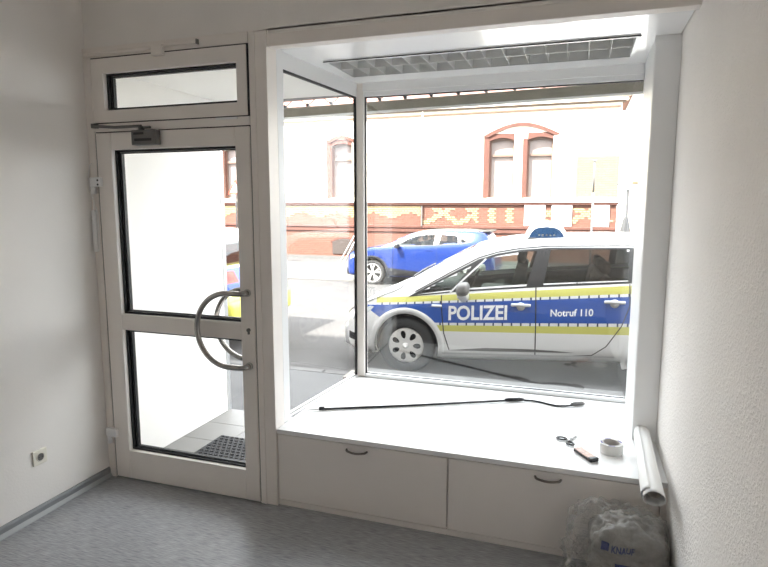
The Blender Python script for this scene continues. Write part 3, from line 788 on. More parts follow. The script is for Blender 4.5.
def car_body(sh, cuts, topcuts, rearcuts, wheels, rw, dx=.03):
    xs = np.concatenate([np.linspace(sh.x0, sh.x0+.12, 9), np.arange(sh.x0+.14, sh.x1-.22, dx), np.linspace(sh.x1-.21, sh.x1, 22)])
    bm = bmesh.new(); rings = []
    for x in xs:
        a = sh.section(float(x)); ring = []
        for (y, z) in a: ring.append(bm.verts.new((x, -y, z)))
        for (y, z) in a[::-1][1:]: ring.append(bm.verts.new((x, y, z)))
        rings.append(ring)
    n = len(rings[0])
    for i in range(len(rings)-1):
        A, B = rings[i], rings[i+1]
        for k in range(n-1):
            vs = (A[k], A[k+1], B[k+1], B[k])
            if all(any(inpoly((v.co.x, v.co.z), c) for c in cuts) for v in vs) and all(abs(v.co.y) > .3 for v in vs): continue
            if all(any(inpoly((v.co.x, v.co.y), c) for c in topcuts) for v in vs) and all(v.co.z > sh.B(v.co.x) for v in vs): continue
            if rearcuts and all(v.co.x > 3.0 and any(inpoly((v.co.y, v.co.z), c) for c in rearcuts) for v in vs): continue
            if any(any((v.co.x-wx)**2 + (v.co.z-rw)**2 < (rw+.060)**2 for v in vs) for wx in wheels): continue
            bm.faces.new(vs)
        xm = (A[0].co.x+B[0].co.x)/2
        if not any(abs(xm-wx) < rw+.05 for wx in wheels): bm.faces.new((A[0], B[0], B[-1], A[-1]))
    bm.faces.new(rings[0]); bm.faces.new(rings[-1][::-1])
    bmesh.ops.recalc_face_normals(bm, faces=bm.faces[:])
    for v in [v for v in bm.verts if not v.link_faces]: bm.verts.remove(v)
    return bm
def wheel(car, x, yc, rw, side, style, rim, width=.20):
    w = empty('wheel', (x, side*yc, rw), parent=car)
    s = side
    prof = [(rim-.005, -.02), (rim+.01, -.002), (rw-.035, 0), (rw-.008, -.018), (rw, -.045), (rw, -width+.04), (rw-.02, -width), (rim, -width)]
    MB().lathe([(r, s*h) for r, h in prof], 44, 'Y').build('tyre', M['tyre'], w, smooth=True)
    MB().lathe([(0, s*-.06), (rim, s*-.06), (rim, s*-.09), (0, s*-.09)], 36, 'Y').build('brake_shadow', M['arch'], w)
    if style == 'cap':
        holes = []
        for k in range(7):
            a = 2*PI*k/7 + .23 + PI/2; cx, cz = .128*math.cos(a), .128*math.sin(a); h = []
            for j in range(16):
                b = 2*PI*j/16; u, t = .046*math.cos(b), .030*math.sin(b)*(1+.25*math.cos(b))
                h.append((cx + u*math.cos(a) - t*math.sin(a), cz + u*math.sin(a) + t*math.cos(a)))
            holes.append(h)
        bm = fillpoly([circle(0, 0, rim, 48)] + holes, .03)
        for v in bm.verts:
            r = math.hypot(v.co.x, v.co.y); v.co = Vector((v.co.x, s*(-.012 + .010*(1-(r/rim)**2) - (.012 if r > rim*.96 else 0)), v.co.y))
        thicken(bm, .006)
        hc = bm_obj('hubcap', bm, M['hubcap'], w)
        MB().lathe([(0, s*.010), (.022, s*.009), (.034, s*.003), (.036, s*-.006), (0, s*-.006)], 24, 'Y').build('centre_cap', M['hubcap'], hc, smooth=True)
    else:
        bm = None
        mb = MB(); mb.lathe([(rim*.93, s*-.004), (rim, s*-.004), (rim, s*-.03), (rim*.93, s*-.03)], 40, 'Y'); mb.lathe([(0, s*.0), (.055, s*.0), (.06, s*-.03), (0, s*-.03)], 20, 'Y')
        for k in range(5):
            for d in (-.22, .22):
                a = 2*PI*k/5 + .3; a1 = a + d
                p, q = Vector((.05*math.cos(a), .05*math.sin(a))), Vector((rim*.95*math.cos(a1), rim*.95*math.sin(a1)))
                t = (q-p).normalized(); nn = Vector((-t.y, t.x))
                w0, w1 = .014, .024
                mb.prism([tuple(p+nn*w0), tuple(q+nn*w1), tuple(q-nn*w1), tuple(p-nn*w0)], min(s*-.002, s*-.02), max(s*-.002, s*-.02), 'Y')
        mb.build('alloy_rim', M['hubcap'], w)
    return w
def liner(car, x, rw, side):
    mb = MB(); bm = mb.bm; r = rw+.05; A, B = [], []
    for k in range(25):
        a = -.25 + (PI+.5)*k/24; A.append(bm.verts.new((x+r*math.cos(a), side*.50, rw+r*math.sin(a)))); B.append(bm.verts.new((x+r*math.cos(a), side*.875, rw+r*math.sin(a))))
    for k in range(24): bm.faces.new((A[k], A[k+1], B[k+1], B[k]))
    bm.faces.new(A)
    mb.build('wheel_arch_liner', M['arch'], car)
def arch_lip(sh, car, x, rw, side, m, w=.045, name='wheel_arch_lip', off=.006, a0=-.30, zmin=.2):
    bm = bmesh.new(); A, A2, B, C = [], [], [], []
    n = 48
    for k in range(n+1):
        a = a0 + (PI-2*a0)*k/n
        for lst, r, o in ((A, rw+.075+w, .0015), (A2, rw+.085+w*.5, off), (B, rw+.052, off), (C, rw+.045, -.05)):
            px, pz = x+r*math.cos(a), max(zmin, rw+r*math.sin(a)); lst.append(bm.verts.new((px, side*(sh.y(px, max(pz, sh.S(px)+.01))+o), pz)))
    for k in range(n): bm.faces.new((A[k], A[k+1], A2[k+1], A2[k])); bm.faces.new((A2[k], A2[k+1], B[k+1], B[k])); bm.faces.new((B[k], B[k+1], C[k+1], C[k]))
    bmesh.ops.recalc_face_normals(bm, faces=bm.faces[:])
    return bm_obj(name, bm, m, car, True)
def inset(poly, d):
    c = Vector((sum(p[0] for p in poly)/len(poly), sum(p[1] for p in poly)/len(poly))); n = len(poly); out = []
    for i in range(n):
        a, b, e = Vector(poly[i-1]), Vector(poly[i]), Vector(poly[(i+1) % n])
        n1 = (b-a).normalized(); n2 = (e-b).normalized(); n1 = Vector((-n1.y, n1.x)); n2 = Vector((-n2.y, n2.x))
        m = (n1+n2); m = m/max(.3, m.length_squared/2) if m.length > 1e-6 else n1
        out.append(tuple(b + m*d))
    return out
def ccw(poly): return poly if sum(poly[i-1][0]*poly[i][1]-poly[i][0]*poly[i-1][1] for i in range(len(poly))) > 0 else poly[::-1]

def police_car():
    car = empty('police_car')
    T = [(-.93, .46), (-.90, .60), (-.84, .68), (-.70, .755), (-.49, .83), (-.29, .905), (-.10, .985), (.03, 1.085), (.20, 1.185), (.41, 1.30), (.60, 1.40), (.76, 1.475), (.95, 1.525), (1.26, 1.575), (1.70, 1.602), (2.4, 1.612), (2.9, 1.595), (3.25, 1.555), (3.40, 1.50), (3.50, 1.36), (3.58, 1.16), (3.63, 1.0), (3.67, .88), (3.71, .76), (3.73, .56)]
    B = [(-.93, .42), (-.86, .60), (-.70, .695), (-.40, .79), (0, .885), (.46, .955), (1.4, 1.05), (2.35, 1.125), (3.0, 1.17), (3.45, 1.19), (3.56, 1.08), (3.65, .88), (3.73, .50)]
    Wd = [(-.93, .50), (-.91, .60), (-.86, .70), (-.72, .80), (-.45, .875), (-.1, .905), (.4, .915), (2.4, .918), (3.0, .905), (3.4, .875), (3.60, .83), (3.69, .77), (3.73, .70)]
    Bt = [(-.93, .30), (-.8, .21), (.38, .20), (1.4, .235), (2.3, .27), (3.3, .27), (3.73, .36)]
    fx = lambda L: [((x if x > -.3 else -.3 + (x + .3)*.80), v) for x, v in L]
    T, B, Wd, Bt = fx(T), fx(B), fx(Wd), fx(Bt)
    sh = Shape(T, B, Wd, Bt)
    rw = .325; wx = (0.0, 2.76)
    DLO = [(.02, .892), (.55, .967), (1.40, 1.052), (2.35, 1.128), (3.0, 1.175), (3.30, 1.20), (3.22, 1.36), (3.08, 1.465), (2.35, 1.488), (1.55, 1.470), (1.25, 1.440), (1.0, 1.393), (.80, 1.328), (.50, 1.165), (.22, 1.008)]
    DLO = ccw(DLO)
    qw = ccw([(.12, .922), (.50, .974), (.735, 1.262), (.50, 1.140), (.25, 1.005)])
    fw = ccw([(.585, .988), (1.325, 1.062), (1.425, 1.432), (1.24, 1.418), (1.0, 1.370), (.86, 1.320)])
    rwn = ccw([(1.50, 1.082), (2.345, 1.148), (2.36, 1.468), (1.57, 1.452)])
    rq = ccw([(2.43, 1.158), (3.0, 1.20), (3.20, 1.22), (3.14, 1.345), (3.04, 1.44), (2.44, 1.466)])
    ws = [(-.02, -.56), (.73, -.50), (.73, .50), (-.02, .56)]
    rearw = ccw([(-.72, 1.13), (.72, 1.13), (.60, 1.44), (-.60, 1.44)])
    bm = car_body(sh, [inset(DLO, .012)], [ws], [rearw], wx, rw)
    bm_obj('body', bm, M['police'], car, True)
    for s in (-1, 1):
        bm_obj('window_surround', side_panel(sh, [DLO, qw[::-1], fw[::-1], rwn[::-1], rq[::-1]], .003, .08, .004, s), M['carblack'], car)
        for p, mm in ((qw, 'carglass'), (fw, 'carglass'), (rwn, 'carglassdark'), (rq, 'carglassdark')):
            bm_obj('side_window', side_panel(sh, [p], .0, .08, 0, s), M[mm], car, True)
        for x in wx:
            wheel(car, x, .895, rw, s, 'cap', .210); liner(car, x, rw, s)
            arch_lip(sh, car, x, rw, s, M['archsilver'], .045)
        bm_obj('door_seam', strokes(sh, [(.405, .93), (.415, .75), (.44, .50), (.50, .31)], .012, .002, s), M['carblack'], car)
        bm_obj('door_seam', strokes(sh, [(1.425, 1.06), (1.435, .70), (1.44, .31)], .012, .002, s), M['carblack'], car)
        bm_obj('door_seam', strokes(sh, [(2.36, 1.12), (2.37, .90), (2.30, .68), (2.16, .45), (2.02, .34), (1.80, .32)], .010, .002, s), M['carblack'], car)
        bm_obj('sill_strip', strokes(sh, [(.42, .262), (1.4, .300), (2.25, .335)], .020, .006, s), M['silver'], car)
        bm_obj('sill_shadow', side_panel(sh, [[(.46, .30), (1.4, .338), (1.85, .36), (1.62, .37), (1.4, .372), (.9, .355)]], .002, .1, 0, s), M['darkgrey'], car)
        bm_obj('pillar_highlight', strokes(sh, [(.50, .96), (.62, 1.085), (.80, 1.26), (.88, 1.335)], .018, .006, s), M['silver'], car)  # silver strip paints the white highlight along the front pillar
        bm_obj('drip_rail', strokes(sh, [(.10, .952), (.50, 1.182), (.80, 1.345), (1.0, 1.410), (1.25, 1.457), (1.55, 1.487), (2.35, 1.506), (3.08, 1.482)], .012, .004, s), M['carblack'], car)
        bm_obj('door_trim', side_panel(sh, [[(.42, .42), (3.1, .45), (3.1, 1.15), (2.35, 1.105), (1.4, 1.03), (.42, .93)]], -.05, .1, .01, s), M['carseat'], car, True)
        # handles
        for hx, hz in ((1.275, .858), (2.22, .930)):
            hd = empty('door_handle', (hx, s*(sh.y(hx, hz)), hz), parent=car)
            mb = MB(); mb.box(-.105, .105, min(0, s*.035), max(0, s*.035), -.016, .018, .012, 2); mb.build('grip_bar', M['silver'], hd, True)
            mb = MB(); mb.lathe([(0, s*-.002), (.04, s*-.002), (.046, s*.008), (0, s*.008)], 20, 'Y', (0, 0, -.015)); mb.build('handle_dish', M['silver'], hd, True)
        box('side_indicator', M['silver'], .30, .415, min(s*.90, s*.925), max(s*.90, s*.925), .795, .822, car, bev=.006)
        # mirror
        mr = empty('door_mirror', (.66, s*.91, .98), parent=car)
        bm = bmesh.new(); bmesh.ops.create_icosphere(bm, subdivisions=3, radius=1)
        for v in bm.verts:
            d = v.co; k = (abs(d.x)**3+abs(d.y)**3+abs(d.z)**3)**(-1/3); v.co = Vector((d.x*k*.072, s*.12 + d.y*k*.105, .045 + d.z*k*.075 + .01*d.x))
        bm_obj('mirror_shell', bm, M['darkgrey'], mr, True)
        MB().tube([(.02, s*-.03, -.055), (.0, s*.05, -.06), (-.01, s*.12, -.03), (-.01, s*.12, .03)], [.045, .05, .055, .05], 12).build('mirror_foot', M['silver'], mr, True)
        # rear lamps wrap round the corner
        bm_obj('rear_lamp', side_panel(sh, [[(3.40, .90), (3.60, .90), (3.56, 1.08), (3.36, 1.08)]], .006, .05, 0, s), M['redlens'], car, True)
        pl = [(s*.45, .90), (s*.79, .90), (s*.79, 1.07), (s*.50, 1.05)]
        bm = fillpoly([pl], .04)
        for v in bm.verts:
            y, z = v.co.x, v.co.y; v.co = Vector((sh.xr(y, z, 3.2) + .008, y, z))
        bm_obj('rear_lamp', bm, M['redlens'], car, True)
        # headlamps
        bm_obj('headlamp', side_panel(sh, [fx([(-.76, .585), (-.62, .595), (-.40, .76), (-.47, .765), (-.70, .675)])], .004, .05, 0, s), M['lampglass'], car, True)
        bm_obj('fog_grille', side_panel(sh, [fx([(-.86, .34), (-.70, .33), (-.72, .42), (-.84, .43)])], .004, .05, 0, s), M['carblack'], car, True)
    # windscreen, rear window
    bm = fillpoly([ccw(ws)], .08)
    for v in bm.verts: v.co.z = sh.z(v.co.x, v.co.y) + .002
    bm_obj('windscreen', bm, M['carglass'], car, True)
    bm = fillpoly([[(-.12, -.60), (.02, -.62), (.02, .62), (-.12, .60)]], .08)
    for v in bm.verts: v.co.z = sh.z(v.co.x, v.co.y) + .006
    bm_obj('cowl', bm, M['carblack'], car, True)
    for y0 in (-.45, .12):
        MB().tube([(.0, y0, sh.z(.0, y0)+.02), (.06, y0+.25, sh.z(.06, y0+.25)+.02), (.09, y0+.45, sh.z(.09, y0+.45)+.02)], .01, 6).build('wiper', M['carblack'], car)
    bm = fillpoly([rearw], .08)
    for v in bm.verts:
        y, z = v.co.x, v.co.y; v.co = Vector((sh.xr(y, z, 3.2) + .002, y, z))
    bm_obj('rear_window', bm, M['carglassdark'], car, True)
    mb = MB(); mb.box(3.56, 3.79, -.83, .83, .36, .66, .07, 3); mb.build('rear_bumper', M['yellowfilm'], car, True)
    mb = MB(); mb.box(-.835, -.68, -.62, .62, .22, .50, .07, 3); mb.build('front_bumper', M['silver'], car, True)
    box('front_grille', M['carblack'], -.842, -.82, -.40, .40, .30, .42, car, bev=.01)
    box('number_plate', M['whitepaint'], 3.791, 3.797, -.26, .26, .46, .57, car)
    # cabin
    mb = MB(); mb.box(.12, 3.3, -.78, .78, .35, .80); mb.build('cabin_floor', M['carseat'], car)
    mb = MB(); mb.box(.10, .52, -.76, .76, .75, 1.0, .05, 2); mb.build('dashboard', M['carseat'], car)
    MB().lathe([(.165, -.012), (.185, -.012), (.185, .012), (.165, .012)], 24, 'X', (0, 0, 0)).build('steering_wheel', M['carblack'], car, True).matrix_local = Matrix.Translation((.70, -.38, 1.02)) @ Matrix.Rotation(.45, 4, 'Y')
    for (x, ys) in ((1.18, (-.38, .38)), (2.08, (-.45, 0, .45))):
        for y in ys:
            st = empty('seat', (x, y, .75), parent=car)
            mt = M['carseat'] if x < 2 else M['carbrown']
            mb = MB(); mb.box(-.45, .1, -.24, .24, 0, .14, .05, 2); mb.build('cushion', mt, st, True)
            o = MB().box(-.07, .07, -.24, .24, .10, .50 if x < 2 else .42, .05, 2).build('backrest', mt, st, True); o.rotation_euler = (0, .18, 0)
            o = MB().box(.03, .13, -.13, .13, .52 if x < 2 else .43, .66 if x < 2 else .56, .04, 2).build('headrest', mt, st, True)
    # light bar on the roof
    lb = empty('light_bar', (1.52, 0, 1.535), parent=car)
    dome = [(-.235, .03), (-.225, .07), (-.175, .145), (-.11, .182), (0, .195), (.11, .182), (.175, .145), (.225, .07), (.235, .03)]
    inner = [(-.19, .035), (-.175, .075), (-.14, .122), (-.09, .145), (0, .155), (.09, .145), (.14, .122), (.175, .075), (.19, .035)]
    mb = MB(); mb.prism(dome, -.56, .56); mb.build('white_shell', M['whitepaint'], lb)
    for s in (-1, 1):
        mb = MB(); mb.prism(inner, min(s*.56, s*.58), max(s*.56, s*.58)); ln = mb.build('blue_lens', M['bluelens'], lb)
        for xx in (-.08, -.04, 0, .04, .08): MB().lathe([(0, 0), (.011, 0), (.011, s*.004), (0, s*.004)], 10, 'Y', (xx, s*.58, .065)).build('led', M['chrome'], ln)
    mb = MB(); mb.box(-.20, .20, -.585, .585, 0, .036, .008, 1); mb.build('light_bar_base', M['carblack'], lb)
    MB().tube([(2.95, 0, 1.59), (3.06, 0, 1.72)], .006, 6).build('aerial', M['carblack'], car)
    # lettering, on both sides
    for s in (-1, 1):
        for word, size, cx, cz, sl, bold in (('POLIZEI', .220, .812, .752, .058, .006), ('Notruf 110', .105, 1.800, .800, .058, .0022)):
            t = text_bm(word, size, bold)
            xs = [v.co.x for v in t.verts]; ys = [v.co.y for v in t.verts]
            mx, my = (min(xs)+max(xs))/2, (min(ys)+max(ys))/2
            wid = max(xs)-min(xs); tgt = .640 if word == 'POLIZEI' else .43
            for v in t.verts:
                u = (v.co.x-mx)*tgt/wid*(1 if s < 0 else -1); w_ = v.co.y-my
                x = cx + u; z = cz + w_ + sl*u
                v.co = Vector((x, s*(sh.y(x, z)+.004), z))
            if s > 0: bmesh.ops.reverse_faces(t, faces=t.faces[:])
            bm_obj('lettering', t, M['textwhite'], car)
    return car
pc = police_car()
tag(pc, 'silver police estate with blue and yellow stripes parked right outside the showcase window', 'car', 'police cars at the kerb')
pc2 = copy_tree(pc)
pc2['label'] = 'police car whose red tail lamp shows through the glass door'
pc.location = (.716, 4.46, ZR); pc.rotation_euler = (0, 0, math.radians(4))
pc2.location = (-5.38, 4.50, ZR)

def blue_car():
    car = empty('blue_car')
    q = 1.142
    T = [(-.83, .50), (-.80, .72), (-.70, .86), (-.45, .97), (0, 1.05), (.25, 1.08), (.50, 1.17), (.80, 1.325), (1.10, 1.455), (1.45, 1.515), (1.82, 1.535), (2.5, 1.535), (2.9, 1.50), (3.05, 1.45), (3.17, 1.25), (3.24, 1.05), (3.29, .85), (3.32, .55)]
    B = [(-.83, .45), (-.78, .68), (-.6, .86), (-.3, .95), (.1, 1.02), (.6, 1.055), (1.2, 1.08), (1.9, 1.12), (2.5, 1.165), (2.95, 1.22), (3.1, 1.12), (3.22, .9), (3.32, .50)]
    Wd = [(-.83, .55), (-.80, .65), (-.7, .76), (-.45, .85), (0, .885), (2.6, .895), (2.95, .87), (3.2, .80), (3.32, .70)]
    Bt = [(-.83, .30), (-.7, .24), (2.9, .25), (3.32, .40)]
    sh = Shape(T, B, Wd, Bt)
    rw = .345; wx = (0, 2.557)
    DLO = ccw([(.60, 1.075), (1.2, 1.095), (1.9, 1.135), (2.45, 1.175), (2.72, 1.24), (2.50, 1.36), (2.30, 1.42), (1.9, 1.44), (1.5, 1.425), (1.2, 1.385), (.95, 1.29)])
    w1 = ccw([(.70, 1.10), (1.20, 1.118), (1.70, 1.142), (1.74, 1.41), (1.5, 1.398), (1.22, 1.36), (.98, 1.27)])
    w2 = ccw([(1.86, 1.155), (2.36, 1.188), (2.34, 1.36), (2.26, 1.395), (1.9, 1.412)])
    w3 = ccw([(2.44, 1.20), (2.60, 1.235), (2.44, 1.33)])
    ws = [(.32, -.55), (1.02, -.50), (1.02, .50), (.32, .55)]
    rear = ccw([(-.5, 1.17), (.5, 1.17), (.45, 1.40), (-.45, 1.40)])
    bm_obj('body', car_body(sh, [inset(DLO, .012)], [ws], [rear], wx, rw), M['bluepaint'], car, True)
    for s in (-1, 1):
        bm_obj('window_surround', side_panel(sh, [DLO, w1[::-1], w2[::-1], w3[::-1]], .004, .08, .004, s), M['carblack'], car)
        for p in (w1, w2, w3): bm_obj('side_window', side_panel(sh, [p], 0, .08, 0, s), M['carglass'], car, True)
        for x in wx:
            wheel(car, x, .87, rw, s, 'alloy', .255); liner(car, x, rw, s)
            arch_lip(sh, car, x, rw, s, M['carblack'], .055)
        bm_obj('sill_cladding', side_panel(sh, [[(.42, .28), (2.14, .28), (2.14, .46), (1.3, .42), (.42, .50)]], .006, .1, 0, s), M['carblack'], car)
        bm_obj('door_seam', strokes(sh, [(.62, 1.07), (.60, .75), (.56, .45)], .012, .002, s), M['carblack'], car)
        bm_obj('door_seam', strokes(sh, [(1.80, 1.13), (1.80, .75), (1.78, .45)], .012, .002, s), M['carblack'], car)
        bm_obj('roof_rail', strokes(sh, [(.62, 1.125), (.95, 1.318), (1.2, 1.412), (1.5, 1.455), (1.9, 1.468), (2.35, 1.445), (2.75, 1.28)], .018, .004, s), M['chrome'], car)
        box('door_handle', M['bluepaint'], 1.50, 1.68, min(s*.88, s*.905), max(s*.88, s*.905), .985, 1.012, car, bev=.006)
        mr = empty('door_mirror', (.74, s*.90, 1.10), parent=car)
        MB().box(-.06, .06, min(0, s*.19), max(0, s*.19), -.06, .06, .03, 2).build('mirror_shell', M['carblack'], mr, True)
        bm_obj('headlamp', side_panel(sh, [[(-.70, .70), (-.40, .80), (-.42, .87), (-.66, .80)]], .004, .05, 0, s), M['lampglass'], car, True)
        pl = [(s*.45, .90), (s*.78, .92), (s*.78, 1.04), (s*.45, 1.02)]; bm = fillpoly([pl], .04)
        for v in bm.verts:
            y, z = v.co.x, v.co.y; v.co = Vector((sh.xr(y, z, 2.8) + .008, y, z))
        bm_obj('rear_lamp', bm, M['redlens'], car, True)
    bm = fillpoly([ccw(ws)], .08)
    for v in bm.verts: v.co.z = sh.z(v.co.x, v.co.y) + .002
    bm_obj('windscreen', bm, M['carglass'], car, True)
    bm = fillpoly([[(1.06, -.56), (2.95, -.52), (2.95, .52), (1.06, .56)]], .08)
    for v in bm.verts: v.co.z = sh.z(v.co.x, v.co.y) + .004
    bm_obj('roof_skin', bm, M['carblack'], car, True)
    bm = fillpoly([rear], .08)
    for v in bm.verts:
        y, z = v.co.x, v.co.y; v.co = Vector((sh.xr(y, z, 2.7) + .002, y, z))
    bm_obj('rear_window', bm, M['carglassdark'], car, True)
    mb = MB(); mb.box(2.88, 3.16, -.55, .55, 1.47, 1.515, .015, 2); mb.build('roof_spoiler', M['carblack'], car, True)
    box('front_bumper', M['carblack'], -.86, -.72, -.62, .62, .24, .46, car, bev=.05, seg=2)
    mb = MB(); mb.box(.2, 2.9, -.72, .72, .35, .85); mb.build('cabin_floor', M['carseat'], car)
    mb = MB(); mb.box(.35, .75, -.70, .70, .8, 1.06, .05, 2); mb.build('dashboard', M['carseat'], car)
    for (x, ys) in ((1.35, (-.36, .36)), (2.2, (-.36, .36))):
        for y in ys:
            st = empty('seat', (x, y, .78), parent=car)
            MB().box(-.07, .07, -.23, .23, .05, .44, .05, 2).build('backrest', M['carseat'], st, True)
            MB().box(-.04, .06, -.12, .12, .46, .60, .04, 2).build('headrest', M['carseat'], st, True)
    return car
bc = blue_car()
tag(bc, 'bright blue compact car parked across the street by the brick wall', 'car')
bc.location = (-2.73, 13.08, -.535)

# ------------------------------------------------------------------ building across the street
FY = 18.5
bd = tag(empty('brick_building', (0, FY, -.48)), 'pale building with red brick base, patterned brick frieze and arched windows across the street', 'building')
def bb2(name, m, x0, x1, y0, y1, z0, z1, bev=0): return box(name, M[m], x0, x1, y0, y1, z0 + .48, z1 + .48, bd, bev)
BX0, BX1 = -26.0, 3.78
OPEN = []                                   # (x0, x1) of window openings
pairs = [-18.75, -12.85, -7.99, -.55]
SINGLE = -7.99
for px in pairs: OPEN += ([] if px == SINGLE else [(px, px + .87)]) + [(px + 1.32, px + 2.19)]
wz0, wz1 = 1.90, 4.02
mb = MB()
mb.box(BX0, BX1, 0, .35, 1.80 + .48, wz0 + .48); mb.box(BX0, BX1, 0, .35, 4.15 + .48, 5.40 + .48)
edges = [BX0] + [e for o in OPEN for e in o] + [BX1]
for i in range(0, len(edges), 2):
    x1 = edges[i+1] if edges[i+1] < 2.2 else 2.42
    mb.box(edges[i], x1, 0, .35, wz0 + .48, 4.15 + .48)
mb.box(2.42, BX1, 0, .35, 3.30 + .48, 4.15 + .48)
mb.build('upper_wall', M['cream'], bd)
bb2('pale_brick_wall', 'palebrick', 2.42, BX1, .0, .35, wz0, 3.30)
bb2('base_wall', 'redbrick', BX0, BX1, 0.04, .4, -.6, .64)
mb = MB(); mb.box(BX0, BX1, -.02, .4, .64 + .48, .80 + .48, .01); mb.box(BX0, BX1, -.06, .4, .80 + .48, .90 + .48, .01); mb.build('brick_ledge', M['redmould'], bd)
bb2('plinth_course', 'kerb', BX0, BX1, -.03, .1, -.6, -.36)
bb2('frieze_band', 'redbrick', BX0, BX1, .02, .4, .90, 1.66)
mb = MB(); mb.box(BX0, BX1 + .05, -.07, .3, 1.66 + .48, 1.74 + .48, .01); mb.build('string_course', M['redmould'], bd)
mb = MB(); mb.box(BX0, BX1 + .08, -.11, .3, 1.74 + .48, 1.84 + .48, .015); mb.build('sill_course', M['cream'], bd)
# cream bricks laid as diamonds, zigzags and bars
bx = bmesh.new()
rows = 9; rh = .077
def brick(x, r, w):
    z = .93 + .48 + r*rh
    rr = bmesh.ops.create_cube(bx, size=1)
    for v in rr['verts']: v.co = Vector((x + v.co.x*(w-.020), .013 + v.co.y*.022, z + rh/2 + v.co.z*(rh-.020)))
for r in range(rows):
    i0 = -124
    for i in range(i0, 31):
        x = i*.125 + (.0625 if r % 2 else 0); j = i - i0
        if x > 3.66 or .70 < x < 1.50 or 1.64 < x < 2.37 or 2.97 < x < 3.58: continue
        if x < -3.05:                       # cream field with a row of red triangles below
            m_ = j % 12; on = r > 2.2 + 3.2*abs(m_ - 6)/6 if m_ != 0 else r > 5
        elif x < -1.0 or x > 1.5:           # crossing diagonals
            on = (j + r) % 10 in (0, 1, 2) or (j - r) % 10 in (0, 1, 2)
            on = on and r < 8
        else:                               # upright bars
            on = j % 5 in (0, 1) and 0 < r < 8
        if on: brick(x, r, .125)
me = bpy.data.meshes.new('cream_brick_pattern'); bx.to_mesh(me); bx.free()
link('cream_brick_pattern', me, M['creambrick1'], bd, kind='stuff')
# cornice and roof
mb = MB(); mb.box(BX0, BX1 - .05, -.06, .2, 4.86 + .48, 4.92 + .48); mb.build('lower_cornice_shade', M['corniceshade'], bd)  # brown strip standing for the shade under the moulding
bb2('cornice_shade_line', 'corniceshade', BX0, BX1 + .10, -.10, .2, 5.03, 5.08)  # second painted shade line, beneath the upper cornice
mb = MB(); mb.box(BX0, BX1 + .18, -.14, .2, 5.08 + .48, 5.16 + .48); mb.box(BX0, BX1 + .26, -.24, .2, 5.24 + .48, 5.34 + .48); mb.build('upper_cornice', M['cream'], bd)
mb = MB(); bm = mb.bm
pf = [(-.35, 5.40), (6, 7.3), (6, 5.40)]
Av = [bm.verts.new((BX0, y, z + .48)) for y, z in pf]; Bv = [bm.verts.new((BX1 + .3, y, z + .48)) for y, z in pf]
bm.faces.new(Av); bm.faces.new(Bv[::-1])
for k in range(3): bm.faces.new((Av[k], Bv[k], Bv[(k+1) % 3], Av[(k+1) % 3]))
mb.build('roof', M['rooftile'], bd)
mb = MB(); mb.box(BX1 - .35, BX1, .35, 6, -.1, 5.4 + .48); mb.build('gable_wall', M['cream'], bd)
# windows
def arcpts(x0, x1, zs, rise, n=12):
    return [(x0 + (x1-x0)*k/n, zs + rise*math.sin(PI*k/n)) for k in range(n+1)]
proto = None
for pi_, px in enumerate(pairs):
    for (x0, x1) in (((px, px + .87), (px + 1.32, px + 2.19)) if px != SINGLE else ((px + 1.32, px + 2.19),)):
        if proto is None:
            g = empty('window', (x0, 0, .48), parent=bd); w = .87
            parts = []
            top = [(0, wz1 + .13)] + [(w, wz1 + .13)] + arcpts(0, w, 3.90, .10)[::-1]
            parts.append(MB().prism(top, .0, .30).build('arch_head', M['redmould'], g))
            fo = [(0, wz0), (w, wz0)] + [(w, 3.90)] + arcpts(0, w, 3.90, .10)[::-1][1:-1] + [(0, 3.90)]
            fi1 = [(.06, wz0 + .06), (w-.06, wz0 + .06), (w-.06, 3.36), (.06, 3.36)]
            fi2 = [(.06, 3.44), (w-.06, 3.44), (w-.06, 3.86)] + arcpts(.06, w-.06, 3.86, .07)[::-1][1:-1] + [(.06, 3.86)]
            bmw = fillpoly([fo, fi1[::-1], fi2[::-1]])
            for v in bmw.verts: v.co = Vector((v.co.x, .20, v.co.y))
            thicken(bmw, .05)
            parts.append(bm_obj('window_frame', bmw, M['brownframe'], g))
            parts.append(MB().box(.0, w, .255, .27, wz0, 3.98).build('blind', M['blind'], g))
            parts.append(MB().box(.0, w, .16, .235, 3.365, 3.435).build('transom', M['poster'], g))
            parts.append(MB().box(-.02, w+.02, -.05, .25, wz0 - .04, wz0 + .02).build('sill', M['cream'], g))
            parts.append(MB().box(.0, .03, .03, .26, wz0, 3.86).build('brick_reveal', M['redmould'], g))
            proto = (g, parts)
        else:
            c = proto[0].copy(); COL.objects.link(c); c.location = (x0, 0, .48)
            for q in proto[1]:
                d = q.copy(); COL.objects.link(d); d.parent = c
    # red brick surround: jamb band and shallow arch over the pair
    xa = px if px != SINGLE else px + 1.32
    outer = arcpts(xa - .22, px + 2.40, 4.08, .42 if xa == px else .22, 20); inner = arcpts(xa - .06, px + 2.25, 4.02, .36 if xa == px else .16, 20)
    poly = outer + inner[::-1]
    MB().prism([(a, b + .48) for a, b in poly], -.05, .02).build('brick_arch', M['redmould'], bd)
    mb = MB()
    mb.box(xa - .20, xa, -.012, .02, wz0 + .48, 4.10 + .48); mb.build('brick_jamb', M['redmould'], bd)
    if xa != px: continue
    mb = MB(); mb.box(px + 1.16, px + 1.32, -.012, .02, wz0 + .48, 3.95 + .48); mb.build('brick_jamb', M['redmould'], bd)
